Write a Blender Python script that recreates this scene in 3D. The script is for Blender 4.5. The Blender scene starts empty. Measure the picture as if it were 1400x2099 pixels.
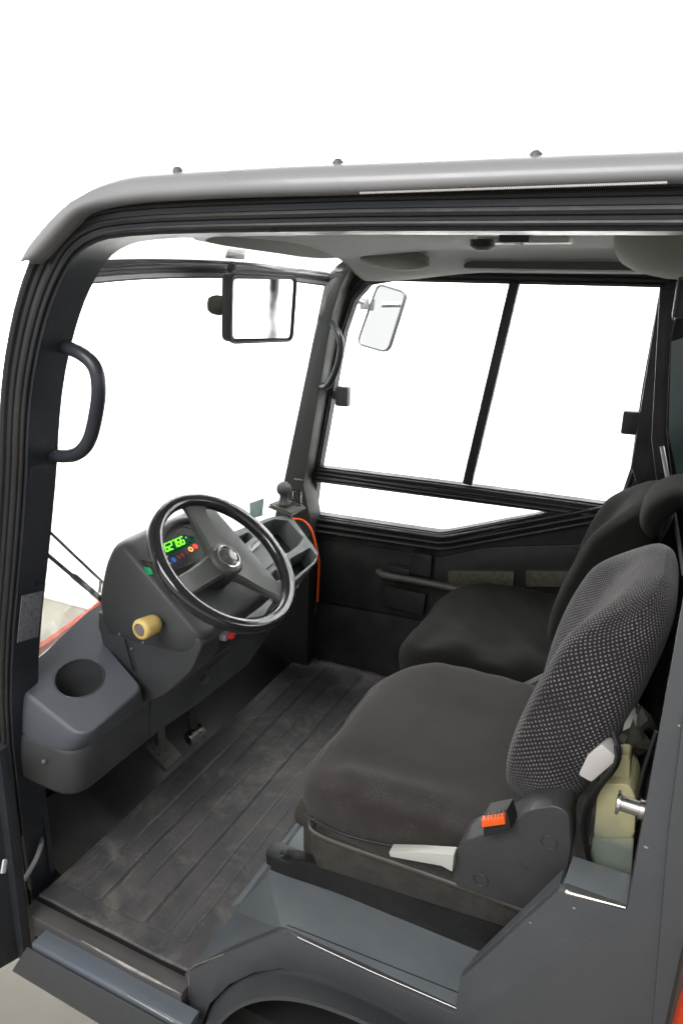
import bpy, bmesh, math, random
from mathutils import Vector, Matrix, geometry
random.seed(4)
S = bpy.context.scene
# ------------------------------------------------------------------ camera
AX = (Vector((0.90077, 0.43402, 0.01525)), Vector((-0.14772, 0.27317, 0.95056)), Vector((-0.40840, 0.85849, -0.31018)))
CAM = Vector((0.0, -0.8718, 1.40)); F = 1451.5; CX, CY = 700.0, 1049.5
cd = bpy.data.cameras.new('camera'); cam = bpy.data.objects.new('camera', cd); S.collection.objects.link(cam)
r_, u_, f_ = AX
f_ = f_.normalized(); r_ = (r_ - f_ * r_.dot(f_)).normalized(); u_ = r_.cross(f_)
cam.matrix_world = Matrix(((r_.x, u_.x, -f_.x, CAM.x), (r_.y, u_.y, -f_.y, CAM.y), (r_.z, u_.z, -f_.z, CAM.z), (0, 0, 0, 1)))
cd.sensor_fit = 'HORIZONTAL'; cd.sensor_width = 36; cd.lens = 36 * F / 1400; cd.clip_start = 0.02; cd.clip_end = 100
S.camera = cam

# ------------------------------------------------------------------ studio light
W = bpy.data.worlds.new('World'); S.world = W; W.use_nodes = True
W.node_tree.nodes['Background'].inputs[0].default_value = (1, 1, 1, 1)
wn_ = W.node_tree.nodes; wl_ = W.node_tree.links; tcw = wn_.new('ShaderNodeTexCoord'); sxw = wn_.new('ShaderNodeSeparateXYZ'); mrw = wn_.new('ShaderNodeMapRange')
wl_.new(tcw.outputs['Generated'], sxw.inputs[0]); wl_.new(sxw.outputs['Z'], mrw.inputs['Value'])
mrw.inputs['From Min'].default_value = .12; mrw.inputs['From Max'].default_value = .5; mrw.inputs['To Min'].default_value = 1.0; mrw.inputs['To Max'].default_value = .20
wl_.new(mrw.outputs[0], wn_['Background'].inputs[1])
def area(name, loc, target, sx, sy, power, col=(1, 1, 1), spread=180):
    l = bpy.data.lights.new(name, 'AREA'); l.shape = 'RECTANGLE'; l.size = sx; l.size_y = sy; l.energy = power; l.color = col; l.spread = math.radians(spread)
    o = bpy.data.objects.new(name, l); S.collection.objects.link(o); o.location = loc
    o.rotation_euler = (Vector(target) - Vector(loc)).to_track_quat('-Z', 'Y').to_euler()
area('wall_light', (-1.5, 0.4, 4.0), (-1.5, 2.4, 1.7), 9.0, 1.0, 560, (1, 1, 1), 70)
area('wall_light_front', (-5.5, 0.6, 2.8), (-5.0, 3.0, 0.8), 4.0, 2.0, 150, (1, 1, 1), 70)
area('softbox', (-0.9, -2.6, 3.3), (-0.6, 0.5, 0.4), 2.6, 1.6, 150, (1, 0.99, 0.98))
S.view_settings.view_transform = 'Standard'; S.view_settings.look = 'None'; S.view_settings.exposure = 0; S.view_settings.gamma = 1
S.view_settings.use_curve_mapping = False

# ------------------------------------------------------------------ helpers
def P(px, py, **k):
    v = r_ * ((px - CX) / F) + u_ * (-(py - CY) / F) + f_
    (a, val), = k.items(); i = 'xyz'.index(a)
    return CAM + v * ((val - CAM[i]) / v[i])
WY = 1.293                                     # inner plane of the far door
def link(name, me, mat=None, parent=None, smooth=35):
    o = bpy.data.objects.new(name, me); S.collection.objects.link(o)
    if mat: me.materials.append(mat)
    if smooth:
        me.shade_smooth(); me.set_sharp_from_angle(angle=math.radians(smooth))
    if parent: o.parent = parent
    return o
def empty(name, loc=(0, 0, 0), parent=None):
    o = bpy.data.objects.new(name, None); S.collection.objects.link(o); o.location = loc
    if parent: o.parent = parent
    return o
class MB:
    """collects shapes, builds ONE mesh object"""
    def __init__(s): s.bm = bmesh.new(); s.uv = s.bm.loops.layers.uv.new('UVMap')
    def _add(s, V, Fc, bev=0, seg=2, uvs=None):
        vs = [s.bm.verts.new(v) for v in V]; fs = []
        for k, fc in enumerate(Fc):
            try:
                fa = s.bm.faces.new([vs[i] for i in fc]); fs.append(fa)
                if uvs:
                    for lp, uv in zip(fa.loops, uvs[k]): lp[s.uv].uv = uv
            except ValueError: pass
        if not uvs: bmesh.ops.recalc_face_normals(s.bm, faces=fs)
        if bev:
            es = {e for f in fs for e in f.edges if len(e.link_faces) == 2 and e.calc_face_angle(0) > 0.35}
            bmesh.ops.bevel(s.bm, geom=list(es), offset=bev, segments=seg, profile=0.6, affect='EDGES', clamp_overlap=True)
        return s
    def box(s, c, size, bev=0.0, rot=None, seg=2):
        c = Vector(c); R = rot or Matrix.Identity(3)
        V = [c + R @ Vector((x * size[0] / 2, y * size[1] / 2, z * size[2] / 2)) for x in (-1, 1) for y in (-1, 1) for z in (-1, 1)]
        return s._add(V, [(0, 1, 3, 2), (4, 6, 7, 5), (0, 4, 5, 1), (2, 3, 7, 6), (0, 2, 6, 4), (1, 5, 7, 3)], bev, seg)
    def bar(s, a, b, w, h, bev=0.0, up=(0, 0, 1)):
        a = Vector(a); b = Vector(b); x = (b - a).normalized(); y = Vector(up).cross(x).normalized(); z = x.cross(y)
        return s.box((a + b) / 2, ((b - a).length, w, h), bev, Matrix((x, y, z)).transposed())
    def prism(s, pts, ax, lo, hi, bev=0.0, seg=2):
        """polygon in the plane normal to ax ('x' -> (y,z), 'y' -> (x,z), 'z' -> (x,y)), from lo to hi"""
        def mk(p, t): return {'x': Vector((t, p[0], p[1])), 'y': Vector((p[0], t, p[1])), 'z': Vector((p[0], p[1], t))}[ax]
        n = len(pts); V = [mk(p, lo) for p in pts] + [mk(p, hi) for p in pts]
        return s._add(V, [tuple(range(n)), tuple(range(2 * n - 1, n - 1, -1))] + [(i, (i + 1) % n, n + (i + 1) % n, n + i) for i in range(n)], bev, seg)
    def slab(s, pts, d, bev=0.0):
        """any planar polygon in 3D, thickened by the vector d"""
        n = len(pts); d = Vector(d); V = [Vector(p) for p in pts] + [Vector(p) + d for p in pts]
        return s._add(V, [tuple(range(n)), tuple(range(2 * n - 1, n - 1, -1))] + [(i, (i + 1) % n, n + (i + 1) % n, n + i) for i in range(n)], bev)
    def rings(s, R, closed=True, cap=True, loop=False):
        n = len(R[0]); V = [v for r in R for v in r]; Fc = []; uvs = []
        vl = [0]
        for a, b in zip(R, R[1:]): vl.append(vl[-1] + sum((Vector(p) - Vector(q)).length for p, q in zip(a, b)) / n)
        m = len(R[len(R) // 2]); ref = R[len(R) // 2]; ul = [0]
        for i in range(m): ul.append(ul[-1] + (Vector(ref[i]) - Vector(ref[(i + 1) % m])).length)
        N = len(R) if loop else len(R) - 1
        for k in range(N):
            k2 = (k + 1) % len(R); v2 = vl[k2] if k2 else vl[-1] + 0.01
            for i in range(n if closed else n - 1):
                j = (i + 1) % n
                Fc.append((k * n + i, k * n + j, k2 * n + j, k2 * n + i))
                uvs.append(((ul[i], vl[k]), (ul[i + 1], vl[k]), (ul[i + 1], v2), (ul[i], v2)))
        if cap and closed and not loop:
            Fc.append(tuple(range(n - 1, -1, -1))); uvs.append([(.0047, 0)] * n)
            b = (len(R) - 1) * n; Fc.append(tuple(range(b, b + n))); uvs.append([(.0047, 0)] * n)
        s._add(V, Fc, uvs=uvs); bmesh.ops.recalc_face_normals(s.bm, faces=s.bm.faces[:]); return s
    def tube(s, pts, r, n=10, closed=False, sub=0, cap=True):
        pts = smooth_path(pts, sub, closed) if sub else [Vector(p) for p in pts]
        m = len(pts); R = []; up = None
        for i, p in enumerate(pts):
            a = pts[(i - 1) % m] if (closed or i) else p; b = pts[(i + 1) % m] if (closed or i < m - 1) else p
            t = (b - a).normalized()
            if up is None: up = t.orthogonal().normalized()
            up = (up - t * up.dot(t)).normalized(); w = t.cross(up)
            rr = r(i / (m - 1)) if callable(r) else r
            R.append([p + (up * math.cos(q) + w * math.sin(q)) * rr for q in [2 * math.pi * k / n for k in range(n)]])
        return s.rings(R, loop=closed, cap=cap)
    def sweep(s, path, prof, ax='y', closed=False):
        """planar path [(x,z)] in plane normal to ax; profile [(offset along normal, depth along ax)]"""
        m = len(path); R = []
        for i in range(m):
            p = Vector(path[i]); a = Vector(path[(i - 1) % m]) if (closed or i) else None; b = Vector(path[(i + 1) % m]) if (closed or i < m - 1) else None
            ds = [d.normalized() for d in ((p - a) if a else None, (b - p) if b else None) if d is not None and d.length > 1e-7]
            t = sum(ds, Vector((0, 0))).normalized(); n = Vector((-t.y, t.x)); k = 1 / max(0.4, n.dot(Vector((-ds[0].y, ds[0].x))))
            R.append([(lambda q: Vector((q.x, dp, q.y)) if ax == 'y' else (Vector((dp, q.x, q.y)) if ax == 'x' else Vector((q.x, q.y, dp))))(p + n * o * k) for o, dp in prof])
        return s.rings(R, loop=closed)
    def lathe(s, prof, org, axis=(0, 0, 1), n=32):
        """prof [(radius, along axis)]"""
        A = Vector(axis).normalized(); u = A.orthogonal().normalized(); w = A.cross(u); O = Vector(org)
        return s.rings([[O + A * h + (u * math.cos(q) + w * math.sin(q)) * max(r, 1e-4) for q in [2 * math.pi * k / n for k in range(n)]] for r, h in prof])
    def grid(s, G, thick=0.0):
        n, m = len(G), len(G[0]); V = [v for r in G for v in r]
        Fc = [(i * m + j, i * m + j + 1, (i + 1) * m + j + 1, (i + 1) * m + j) for i in range(n - 1) for j in range(m - 1)]
        uvs = [[(G[a // m][a % m].x, G[a // m][a % m].y) for a in fc] for fc in Fc]
        s._add(V, Fc, uvs=uvs); return s
    def holed(s, outer, holes, ax, lo, hi, bev=0.0):
        """plate with holes"""
        def mk(p, t): return {'x': Vector((t, p[0], p[1])), 'y': Vector((p[0], t, p[1])), 'z': Vector((p[0], p[1], t))}[ax]
        loops = [outer] + holes
        tess = geometry.tessellate_polygon([[mk(p, 0) for p in lp] for lp in loops])
        flat = [p for lp in loops for p in lp]; n = len(flat)
        V = [mk(p, lo) for p in flat] + [mk(p, hi) for p in flat]; Fc = [tuple(t) for t in tess] + [tuple(n + i for i in t)[::-1] for t in tess]
        b = 0
        for lp in loops:
            k = len(lp); Fc += [(b + i, b + (i + 1) % k, n + b + (i + 1) % k, n + b + i) for i in range(k)]; b += k
        return s._add(V, Fc, bev)
    def build(s, name, mat, parent=None, smooth=35, subsurf=0, solid=0):
        me = bpy.data.meshes.new(name); s.bm.to_mesh(me); s.bm.free(); o = link(name, me, mat, parent, smooth)
        if solid:
            md = o.modifiers.new('solid', 'SOLIDIFY'); md.thickness = solid; md.offset = 0
        if subsurf:
            md = o.modifiers.new('sub', 'SUBSURF'); md.levels = md.render_levels = subsurf
        return o
def smooth_path(pts, sub, closed=False):
    pts = [Vector(p) for p in pts]
    for _ in range(sub):
        q = []; m = len(pts)
        for i in range(m if closed else m - 1):
            a, b = pts[i], pts[(i + 1) % m]; q += [a * .75 + b * .25, a * .25 + b * .75]
        if not closed: q[0] = pts[0]; q[-1] = pts[-1]
        pts = q
    return pts
def rnd(poly, r, n=5):
    """round the corners of a 2D polygon; r a number or a list"""
    out = []; m = len(poly)
    for i in range(m):
        p = Vector(poly[i]); a = Vector(poly[i - 1]); b = Vector(poly[(i + 1) % m]); rr = r[i] if isinstance(r, (list, tuple)) else r
        if rr <= 0: out.append(tuple(p)); continue
        d1 = (a - p); d2 = (b - p); k = min(rr, d1.length * .48, d2.length * .48); s_ = p + d1.normalized() * k; e_ = p + d2.normalized() * k
        for j in range(n + 1):
            t = j / n; out.append(tuple(s_ * (1 - t) ** 2 + p * 2 * t * (1 - t) + e_ * t * t))
    return out
def xz(v): return (v.x, v.z)
def off2(poly, d):
    out = []; m = len(poly); ar = sum(poly[i][0] * poly[(i + 1) % m][1] - poly[(i + 1) % m][0] * poly[i][1] for i in range(m)); sg = 1 if ar > 0 else -1
    for i in range(m):
        a, p, b = Vector(poly[i - 1]), Vector(poly[i]), Vector(poly[(i + 1) % m]); t = ((p - a).normalized() + (b - p).normalized()).normalized(); n = Vector((t.y, -t.x)) * sg; out.append(tuple(p + n * d))
    return out
def lerp(a, b, t): return a + (b - a) * t

# ------------------------------------------------------------------ materials
def mat(name, col, rough=0.5, metal=0.0, spec=0.5, var=0.15, vs=12.0, bump=0.0, bs=300.0, coat=0.0, scratch=0.0, emis=None, es=0, rv=.1, sheen=0.0, dust=0.0, dcol=(.3, .28, .25)):
    m = bpy.data.materials.new(name); m.use_nodes = True; N = m.node_tree.nodes; L = m.node_tree.links; B = N['Principled BSDF']
    B.inputs['Metallic'].default_value = metal; B.inputs['Specular IOR Level'].default_value = spec; B.inputs['Coat Weight'].default_value = coat
    B.inputs['Sheen Weight'].default_value = sheen
    if emis: B.inputs['Emission Color'].default_value = (*emis, 1); B.inputs['Emission Strength'].default_value = es
    tc = N.new('ShaderNodeTexCoord'); nz = N.new('ShaderNodeTexNoise'); nz.inputs['Scale'].default_value = vs; nz.inputs['Detail'].default_value = 5
    L.new(tc.outputs['Object'], nz.inputs['Vector'])
    mx = N.new('ShaderNodeMix'); mx.data_type = 'RGBA'
    mx.inputs[6].default_value = (*[c * (1 - var) for c in col], 1); mx.inputs[7].default_value = (*[min(1, c * (1 + var)) for c in col], 1)
    L.new(nz.outputs['Fac'], mx.inputs[0]); out = mx.outputs[2]
    mr = N.new('ShaderNodeMapRange'); mr.inputs['To Min'].default_value = max(0.03, rough - rv * .9); mr.inputs['To Max'].default_value = min(1, rough + rv)
    mr.inputs['From Min'].default_value = .3; mr.inputs['From Max'].default_value = .7
    L.new(nz.outputs['Fac'], mr.inputs['Value']); L.new(mr.outputs[0], B.inputs['Roughness'])
    if dust > 0:
        n2 = N.new('ShaderNodeTexNoise'); n2.inputs['Scale'].default_value = 5; n2.inputs['Detail'].default_value = 8; n2.inputs['Roughness'].default_value = .7
        L.new(tc.outputs['Object'], n2.inputs['Vector']); rp = N.new('ShaderNodeMapRange'); rp.inputs['From Min'].default_value = .45; rp.inputs['From Max'].default_value = .75
        rp.inputs['To Max'].default_value = dust; L.new(n2.outputs['Fac'], rp.inputs['Value'])
        m2 = N.new('ShaderNodeMix'); m2.data_type = 'RGBA'; m2.inputs[7].default_value = (*dcol, 1); L.new(rp.outputs[0], m2.inputs[0]); L.new(out, m2.inputs[6]); out = m2.outputs[2]
    if scratch > 0:
        n3 = N.new('ShaderNodeTexNoise'); n3.inputs['Scale'].default_value = 38; n3.inputs['Detail'].default_value = 10; n3.inputs['Roughness'].default_value = .8
        mp = N.new('ShaderNodeMapping'); mp.inputs['Scale'].default_value = (1, 1, .35); mp.inputs['Rotation'].default_value = (.4, .7, .2)
        L.new(tc.outputs['Object'], mp.inputs['Vector']); L.new(mp.outputs[0], n3.inputs['Vector'])
        rp = N.new('ShaderNodeMapRange'); rp.inputs['From Min'].default_value = .69; rp.inputs['From Max'].default_value = .74; rp.inputs['To Max'].default_value = scratch
        L.new(n3.outputs['Fac'], rp.inputs['Value'])
        m2 = N.new('ShaderNodeMix'); m2.data_type = 'RGBA'; m2.inputs[7].default_value = (.35, .34, .33, 1); L.new(rp.outputs[0], m2.inputs[0]); L.new(out, m2.inputs[6]); out = m2.outputs[2]
    L.new(out, B.inputs['Base Color'])
    if bump:
        nb = N.new('ShaderNodeTexNoise'); nb.inputs['Scale'].default_value = bs; nb.inputs['Detail'].default_value = 3; L.new(tc.outputs['Object'], nb.inputs['Vector'])
        bp = N.new('ShaderNodeBump'); bp.inputs['Strength'].default_value = bump; bp.inputs['Distance'].default_value = .002
        L.new(nb.outputs['Fac'], bp.inputs['Height']); L.new(bp.outputs[0], B.inputs['Normal'])
    return m
M = {}
M['frame'] = mat('frame_paint', (.022, .026, .033), .36, scratch=.25, bump=.15, bs=120, dust=.06)
M['body'] = mat('body_paint', (.078, .083, .089), .42, scratch=.35, bump=.2, bs=160, dust=.05, dcol=(.16,.16,.16), var=.1)
M['deck'] = mat('deck_paint', (.128, .145, .158), .42, scratch=.2, bump=.15, bs=160, dust=.12)
M['seal'] = mat('seal_rubber', (.020, .020, .020), .42, bump=.2, bs=90, dust=.04)
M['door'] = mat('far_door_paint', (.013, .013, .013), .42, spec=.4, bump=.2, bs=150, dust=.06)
M['roof'] = mat('roof_plastic', (.27, .268, .272), .34, coat=.15, var=.06)
M['roofin'] = mat('roof_inner', (.78, .75, .75), .6, var=.03)
M['headliner'] = mat('headliner_felt', (.34, .35, .335), .95, bump=.5, bs=600, var=.12, vs=8)
M['lobe'] = mat('headliner_moulding', (.17, .17, .15), .8, bump=.4, bs=500)
M['plastic'] = mat('grained_plastic', (.045, .047, .05), .42, bump=.35, bs=900, dust=.05, dcol=(.2, .19, .17))
M['tray'] = mat('tray_plastic', (.088, .097, .112), .34, rv=.02, bump=.3, bs=900, var=.08)
M['dashgrey'] = mat('dash_grey', (.105, .118, .118), .45, bump=.3, bs=900)
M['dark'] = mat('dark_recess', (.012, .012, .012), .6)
M['rim'] = mat('wheel_rim_plastic', (.02, .02, .022), .16, coat=.5, var=.1)
M['spoke'] = mat('wheel_spoke_plastic', (.05, .053, .05), .42, bump=.2, bs=700)
M['steel'] = mat('steel', (.55, .53, .5), .25, metal=1)
M['worn'] = mat('worn_metal', (.6, .57, .54), .4, metal=.8, var=.5, vs=60)
M['bolt'] = mat('grey_bolt', (.3, .3, .3), .4, metal=.6)
M['mirror'] = mat('mirror_glass', (.97, .97, .97), .03, metal=1, var=0)
M['lightgrey'] = mat('light_grey_plastic', (.55, .52, .5), .4, var=.06)
M['cream'] = mat('cream_plastic', (.50, .50, .46), .4, var=.06)
M['yellow'] = mat('yellow_plastic', (.72, .52, .17), .4, var=.15, vs=30, dust=.3, dcol=(.4, .28, .1))
M['orange'] = mat('orange_plastic', (.95, .13, .02), .4, var=.06)
M['orangepaint'] = mat('orange_paint', (.80, .075, .012), .55, spec=.3)
M['red'] = mat('red_plastic', (.5, .01, .01), .4)
M['green'] = mat('green_sticker', (.42, .56, .50), .6, var=.1, vs=60)
M['greensw'] = mat('green_switch', (.0, .16, .05), .4, emis=(0, .5, .15), es=.25)
M['wall'] = mat('wall_paint', (.86, .86, .84), .8, var=.01)
M['skirt'] = mat('skirting_paint', (.50, .49, .46), .6, var=.05)
M['skirtlight'] = mat('skirting_ledge', (.7, .68, .62), .6, var=.05)
M['ground'] = mat('ground_floor', (.16, .148, .118), .45, var=.16, vs=1.3, dust=.35, dcol=(.14, .10, .05))
M['mat'] = None
M['pad'] = mat('worn_pad', (.06, .057, .04), .5, var=.7, vs=70, bump=.8, bs=80)
M['tank'] = mat('yellowed_tank', (.52, .50, .34), .4, var=.25, vs=16, dust=.4, dcol=(.3, .28, .2))
M['tanklow'] = mat('tank_fluid', (.20, .25, .23), .4, var=.5, vs=22, dust=.4, dcol=(.33, .33, .26))
def tank_mix():
    m = mat('aged_tank', (.50, .47, .27), .4, var=.2, vs=14, dust=.5, dcol=(.30, .28, .16)); N = m.node_tree.nodes; L = m.node_tree.links; B = N['Principled BSDF']; old = B.inputs['Base Color'].links[0].from_socket
    tc = N.new('ShaderNodeTexCoord'); sx = N.new('ShaderNodeSeparateXYZ'); L.new(tc.outputs['Object'], sx.inputs[0]); nz = N.new('ShaderNodeTexNoise'); nz.inputs['Scale'].default_value = 25; L.new(tc.outputs['Object'], nz.inputs['Vector'])
    ma = N.new('ShaderNodeMath'); ma.operation = 'MULTIPLY_ADD'; ma.inputs[1].default_value = .05; L.new(nz.outputs['Fac'], ma.inputs[0]); L.new(sx.outputs['Z'], ma.inputs[2])
    zl_ = P(1250, 1700, y=.13).z; mr = N.new('ShaderNodeMapRange'); mr.inputs['From Min'].default_value = zl_ + .025 - .03; mr.inputs['From Max'].default_value = zl_ + .025 + .02; L.new(ma.outputs[0], mr.inputs['Value'])
    mx = N.new('ShaderNodeMix'); mx.data_type = 'RGBA'; L.new(mr.outputs[0], mx.inputs[0]); mx.inputs[6].default_value = (.20, .235, .20, 1); L.new(old, mx.inputs[7]); L.new(mx.outputs[2], B.inputs['Base Color']); B.inputs['Subsurface Weight'].default_value = .3; B.inputs['Subsurface Scale'].default_value = .02
    return m
M['tank'] = M['tanklow'] = tank_mix()
M['underbody'] = mat('grey_base_plastic', (.038, .034, .030), .5, var=.25, dust=.2, bump=.3)
M['sidecover'] = mat('seat_side_cover', (.05, .05, .052), .42, bump=.3, bs=800)
def glass(name, tint=(1, 1, 1), refl=.5):
    m = bpy.data.materials.new(name); m.use_nodes = True; N = m.node_tree.nodes; L = m.node_tree.links; N.clear()
    o = N.new('ShaderNodeOutputMaterial'); t = N.new('ShaderNodeBsdfTransparent'); t.inputs[0].default_value = (*tint, 1)
    g = N.new('ShaderNodeBsdfGlossy'); g.inputs['Roughness'].default_value = .02; fr = N.new('ShaderNodeFresnel'); fr.inputs[0].default_value = 1.45
    mu = N.new('ShaderNodeMath'); mu.operation = 'MULTIPLY'; mu.inputs[1].default_value = refl; L.new(fr.outputs[0], mu.inputs[0])
    mx = N.new('ShaderNodeMixShader'); L.new(mu.outputs[0], mx.inputs[0]); L.new(t.outputs[0], mx.inputs[1]); L.new(g.outputs[0], mx.inputs[2]); L.new(mx.outputs[0], o.inputs[0])
    return m
M['glass'] = glass('window_glass', (.985, .995, .99), .25); M['rearglass'] = glass('rear_glass', (.32, .42, .40), .8); M['clear'] = glass('clear_plastic', (.75, .78, .78), 1.5)
def floor_mat_material():
    m = mat('ribbed_mat_rubber', (.068, .067, .070), .5, bump=0, dust=.8, dcol=(.15, .14, .13), var=.35, vs=22, scratch=.5)
    N = m.node_tree.nodes; L = m.node_tree.links; B = N['Principled BSDF']; tc = N.new('ShaderNodeTexCoord')
    n1 = N.new('ShaderNodeTexNoise'); n1.inputs['Scale'].default_value = 160; n1.inputs['Detail'].default_value = 6
    mp = N.new('ShaderNodeMapping'); mp.inputs['Scale'].default_value = (1, .12, 1); L.new(tc.outputs['Object'], mp.inputs[0]); L.new(mp.outputs[0], n1.inputs['Vector'])
    b = N.new('ShaderNodeBump'); b.inputs['Strength'].default_value = .5; b.inputs['Distance'].default_value = .002; L.new(n1.outputs['Fac'], b.inputs['Height']); L.new(b.outputs[0], B.inputs['Normal'])
    old = B.inputs['Base Color'].links[0].from_socket
    n4 = N.new('ShaderNodeTexNoise'); n4.inputs['Scale'].default_value = 9; n4.inputs['Detail'].default_value = 12; n4.inputs['Roughness'].default_value = .78; n4.inputs['Distortion'].default_value = .6; L.new(tc.outputs['Object'], n4.inputs['Vector'])
    r4 = N.new('ShaderNodeMapRange'); r4.inputs['From Min'].default_value = .5; r4.inputs['From Max'].default_value = .68; r4.inputs['To Max'].default_value = .8; L.new(n4.outputs['Fac'], r4.inputs['Value'])
    m4 = N.new('ShaderNodeMix'); m4.data_type = 'RGBA'; L.new(r4.outputs[0], m4.inputs[0]); L.new(old, m4.inputs[6]); m4.inputs[7].default_value = (.22, .20, .18, 1)
    n5 = N.new('ShaderNodeTexNoise'); n5.inputs['Scale'].default_value = 230; n5.inputs['Detail'].default_value = 2; L.new(tc.outputs['Object'], n5.inputs['Vector'])
    r5 = N.new('ShaderNodeMapRange'); r5.inputs['From Min'].default_value = .70; r5.inputs['From Max'].default_value = .76; r5.inputs['To Max'].default_value = .8; L.new(n5.outputs['Fac'], r5.inputs['Value'])
    m5 = N.new('ShaderNodeMix'); m5.data_type = 'RGBA'; L.new(r5.outputs[0], m5.inputs[0]); L.new(m4.outputs[2], m5.inputs[6]); m5.inputs[7].default_value = (.32, .29, .25, 1); L.new(m5.outputs[2], B.inputs['Base Color'])
    return m
M['mat'] = floor_mat_material()
def fabric(name, base, dot, scale, size, sheen=.12):
    m = bpy.data.materials.new(name); m.use_nodes = True; N = m.node_tree.nodes; L = m.node_tree.links; B = N['Principled BSDF']
    B.inputs['Roughness'].default_value = .85; B.inputs['Sheen Weight'].default_value = sheen; B.inputs['Sheen Roughness'].default_value = .5; B.inputs['Specular IOR Level'].default_value = .12
    uv = N.new('ShaderNodeUVMap'); mp = N.new('ShaderNodeMapping'); mp.inputs['Rotation'].default_value = (0, 0, math.radians(45)); mp.inputs['Scale'].default_value = (scale,) * 3
    L.new(uv.outputs[0], mp.inputs[0]); vo = N.new('ShaderNodeTexVoronoi'); vo.inputs['Scale'].default_value = 1; vo.inputs['Randomness'].default_value = .13
    L.new(mp.outputs[0], vo.inputs['Vector']); mr = N.new('ShaderNodeMapRange'); mr.inputs['From Min'].default_value = size; mr.inputs['From Max'].default_value = size + .16
    mr.inputs['To Min'].default_value = 1; mr.inputs['To Max'].default_value = 0; L.new(vo.outputs['Distance'], mr.inputs['Value'])
    tc = N.new('ShaderNodeTexCoord'); nz = N.new('ShaderNodeTexNoise'); nz.inputs['Scale'].default_value = 9; nz.inputs['Detail'].default_value = 4; L.new(tc.outputs['Object'], nz.inputs['Vector'])
    b1 = N.new('ShaderNodeMix'); b1.data_type = 'RGBA'; b1.inputs[6].default_value = (*[c * .7 for c in base], 1); b1.inputs[7].default_value = (*[c * 1.35 for c in base], 1); L.new(nz.outputs['Fac'], b1.inputs[0])
    mx = N.new('ShaderNodeMix'); mx.data_type = 'RGBA'; mx.inputs[7].default_value = (*dot, 1); L.new(b1.outputs[2], mx.inputs[6]); L.new(mr.outputs[0], mx.inputs[0])
    L.new(mx.outputs[2], B.inputs['Base Color'])
    wz = N.new('ShaderNodeTexNoise'); wz.inputs['Scale'].default_value = 16; wz.inputs['Detail'].default_value = 6; L.new(tc.outputs['Object'], wz.inputs['Vector'])
    wr = N.new('ShaderNodeMapRange'); wr.inputs['From Min'].default_value = .35; wr.inputs['From Max'].default_value = .65; wr.inputs['To Min'].default_value = .45; wr.inputs['To Max'].default_value = 1; L.new(wz.outputs['Fac'], wr.inputs['Value'])
    wm = N.new('ShaderNodeMath'); wm.operation = 'MULTIPLY'; L.new(wr.outputs[0], wm.inputs[0]); L.new(mr.outputs[0], wm.inputs[1]); L.new(wm.outputs[0], mx.inputs[0])
    nb = N.new('ShaderNodeTexNoise'); nb.inputs['Scale'].default_value = 420; nb.inputs['Detail'].default_value = 5; L.new(tc.outputs['Object'], nb.inputs['Vector'])
    ad = N.new('ShaderNodeMath'); ad.operation = 'ADD'; L.new(nb.outputs['Fac'], ad.inputs[0]); L.new(mr.outputs[0], ad.inputs[1])
    bp = N.new('ShaderNodeBump'); bp.inputs['Strength'].default_value = .6; bp.inputs['Distance'].default_value = .0015; L.new(ad.outputs[0], bp.inputs['Height']); L.new(bp.outputs[0], B.inputs['Normal'])
    return m
M['dots'] = fabric('dotted_fabric', (.022, .02, .022), (.27, .25, .245), 150, .15)
M['seatfab'] = fabric('worn_highlit_seat_fabric', (.027, .0228, .021), (.055, .045, .041), 420, .2)
def wear_and_highlight():
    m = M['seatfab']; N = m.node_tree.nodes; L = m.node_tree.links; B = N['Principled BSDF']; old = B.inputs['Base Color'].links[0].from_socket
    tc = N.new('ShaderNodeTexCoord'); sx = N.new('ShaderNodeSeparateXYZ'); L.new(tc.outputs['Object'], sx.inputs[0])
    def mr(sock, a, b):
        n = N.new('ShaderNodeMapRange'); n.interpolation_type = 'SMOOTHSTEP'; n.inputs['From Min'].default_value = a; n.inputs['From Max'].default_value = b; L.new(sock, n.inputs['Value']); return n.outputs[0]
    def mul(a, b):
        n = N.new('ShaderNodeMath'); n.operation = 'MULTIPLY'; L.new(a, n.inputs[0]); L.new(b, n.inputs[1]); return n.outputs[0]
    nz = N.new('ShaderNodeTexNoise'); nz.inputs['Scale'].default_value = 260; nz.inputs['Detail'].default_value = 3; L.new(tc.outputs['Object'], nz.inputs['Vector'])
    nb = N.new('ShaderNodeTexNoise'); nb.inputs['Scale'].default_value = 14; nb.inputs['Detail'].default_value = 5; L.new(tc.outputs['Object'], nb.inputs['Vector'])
    k = mul(mul(mr(sx.outputs['Y'], .25, .12), mr(nb.outputs['Fac'], .30, .75)), mr(nz.outputs['Fac'], .42, .62))  # lighter near edge: painted bolster highlight mixed with fabric wear
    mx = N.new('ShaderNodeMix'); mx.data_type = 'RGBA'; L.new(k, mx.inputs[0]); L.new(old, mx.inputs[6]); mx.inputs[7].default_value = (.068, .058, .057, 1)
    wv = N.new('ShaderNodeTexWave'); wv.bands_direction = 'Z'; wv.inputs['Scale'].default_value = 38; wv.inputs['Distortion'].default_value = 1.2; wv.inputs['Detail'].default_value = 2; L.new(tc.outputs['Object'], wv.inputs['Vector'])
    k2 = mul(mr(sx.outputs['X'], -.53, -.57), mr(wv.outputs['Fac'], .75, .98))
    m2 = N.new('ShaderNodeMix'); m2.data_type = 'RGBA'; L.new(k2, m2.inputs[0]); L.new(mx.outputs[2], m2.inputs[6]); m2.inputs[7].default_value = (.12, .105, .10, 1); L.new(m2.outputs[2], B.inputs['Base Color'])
wear_and_highlight()
M['blackfab'] = fabric('black_seat_cover', (.0075, .0075, .0062), (.011, .011, .009), 420, .2, .04)

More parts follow.
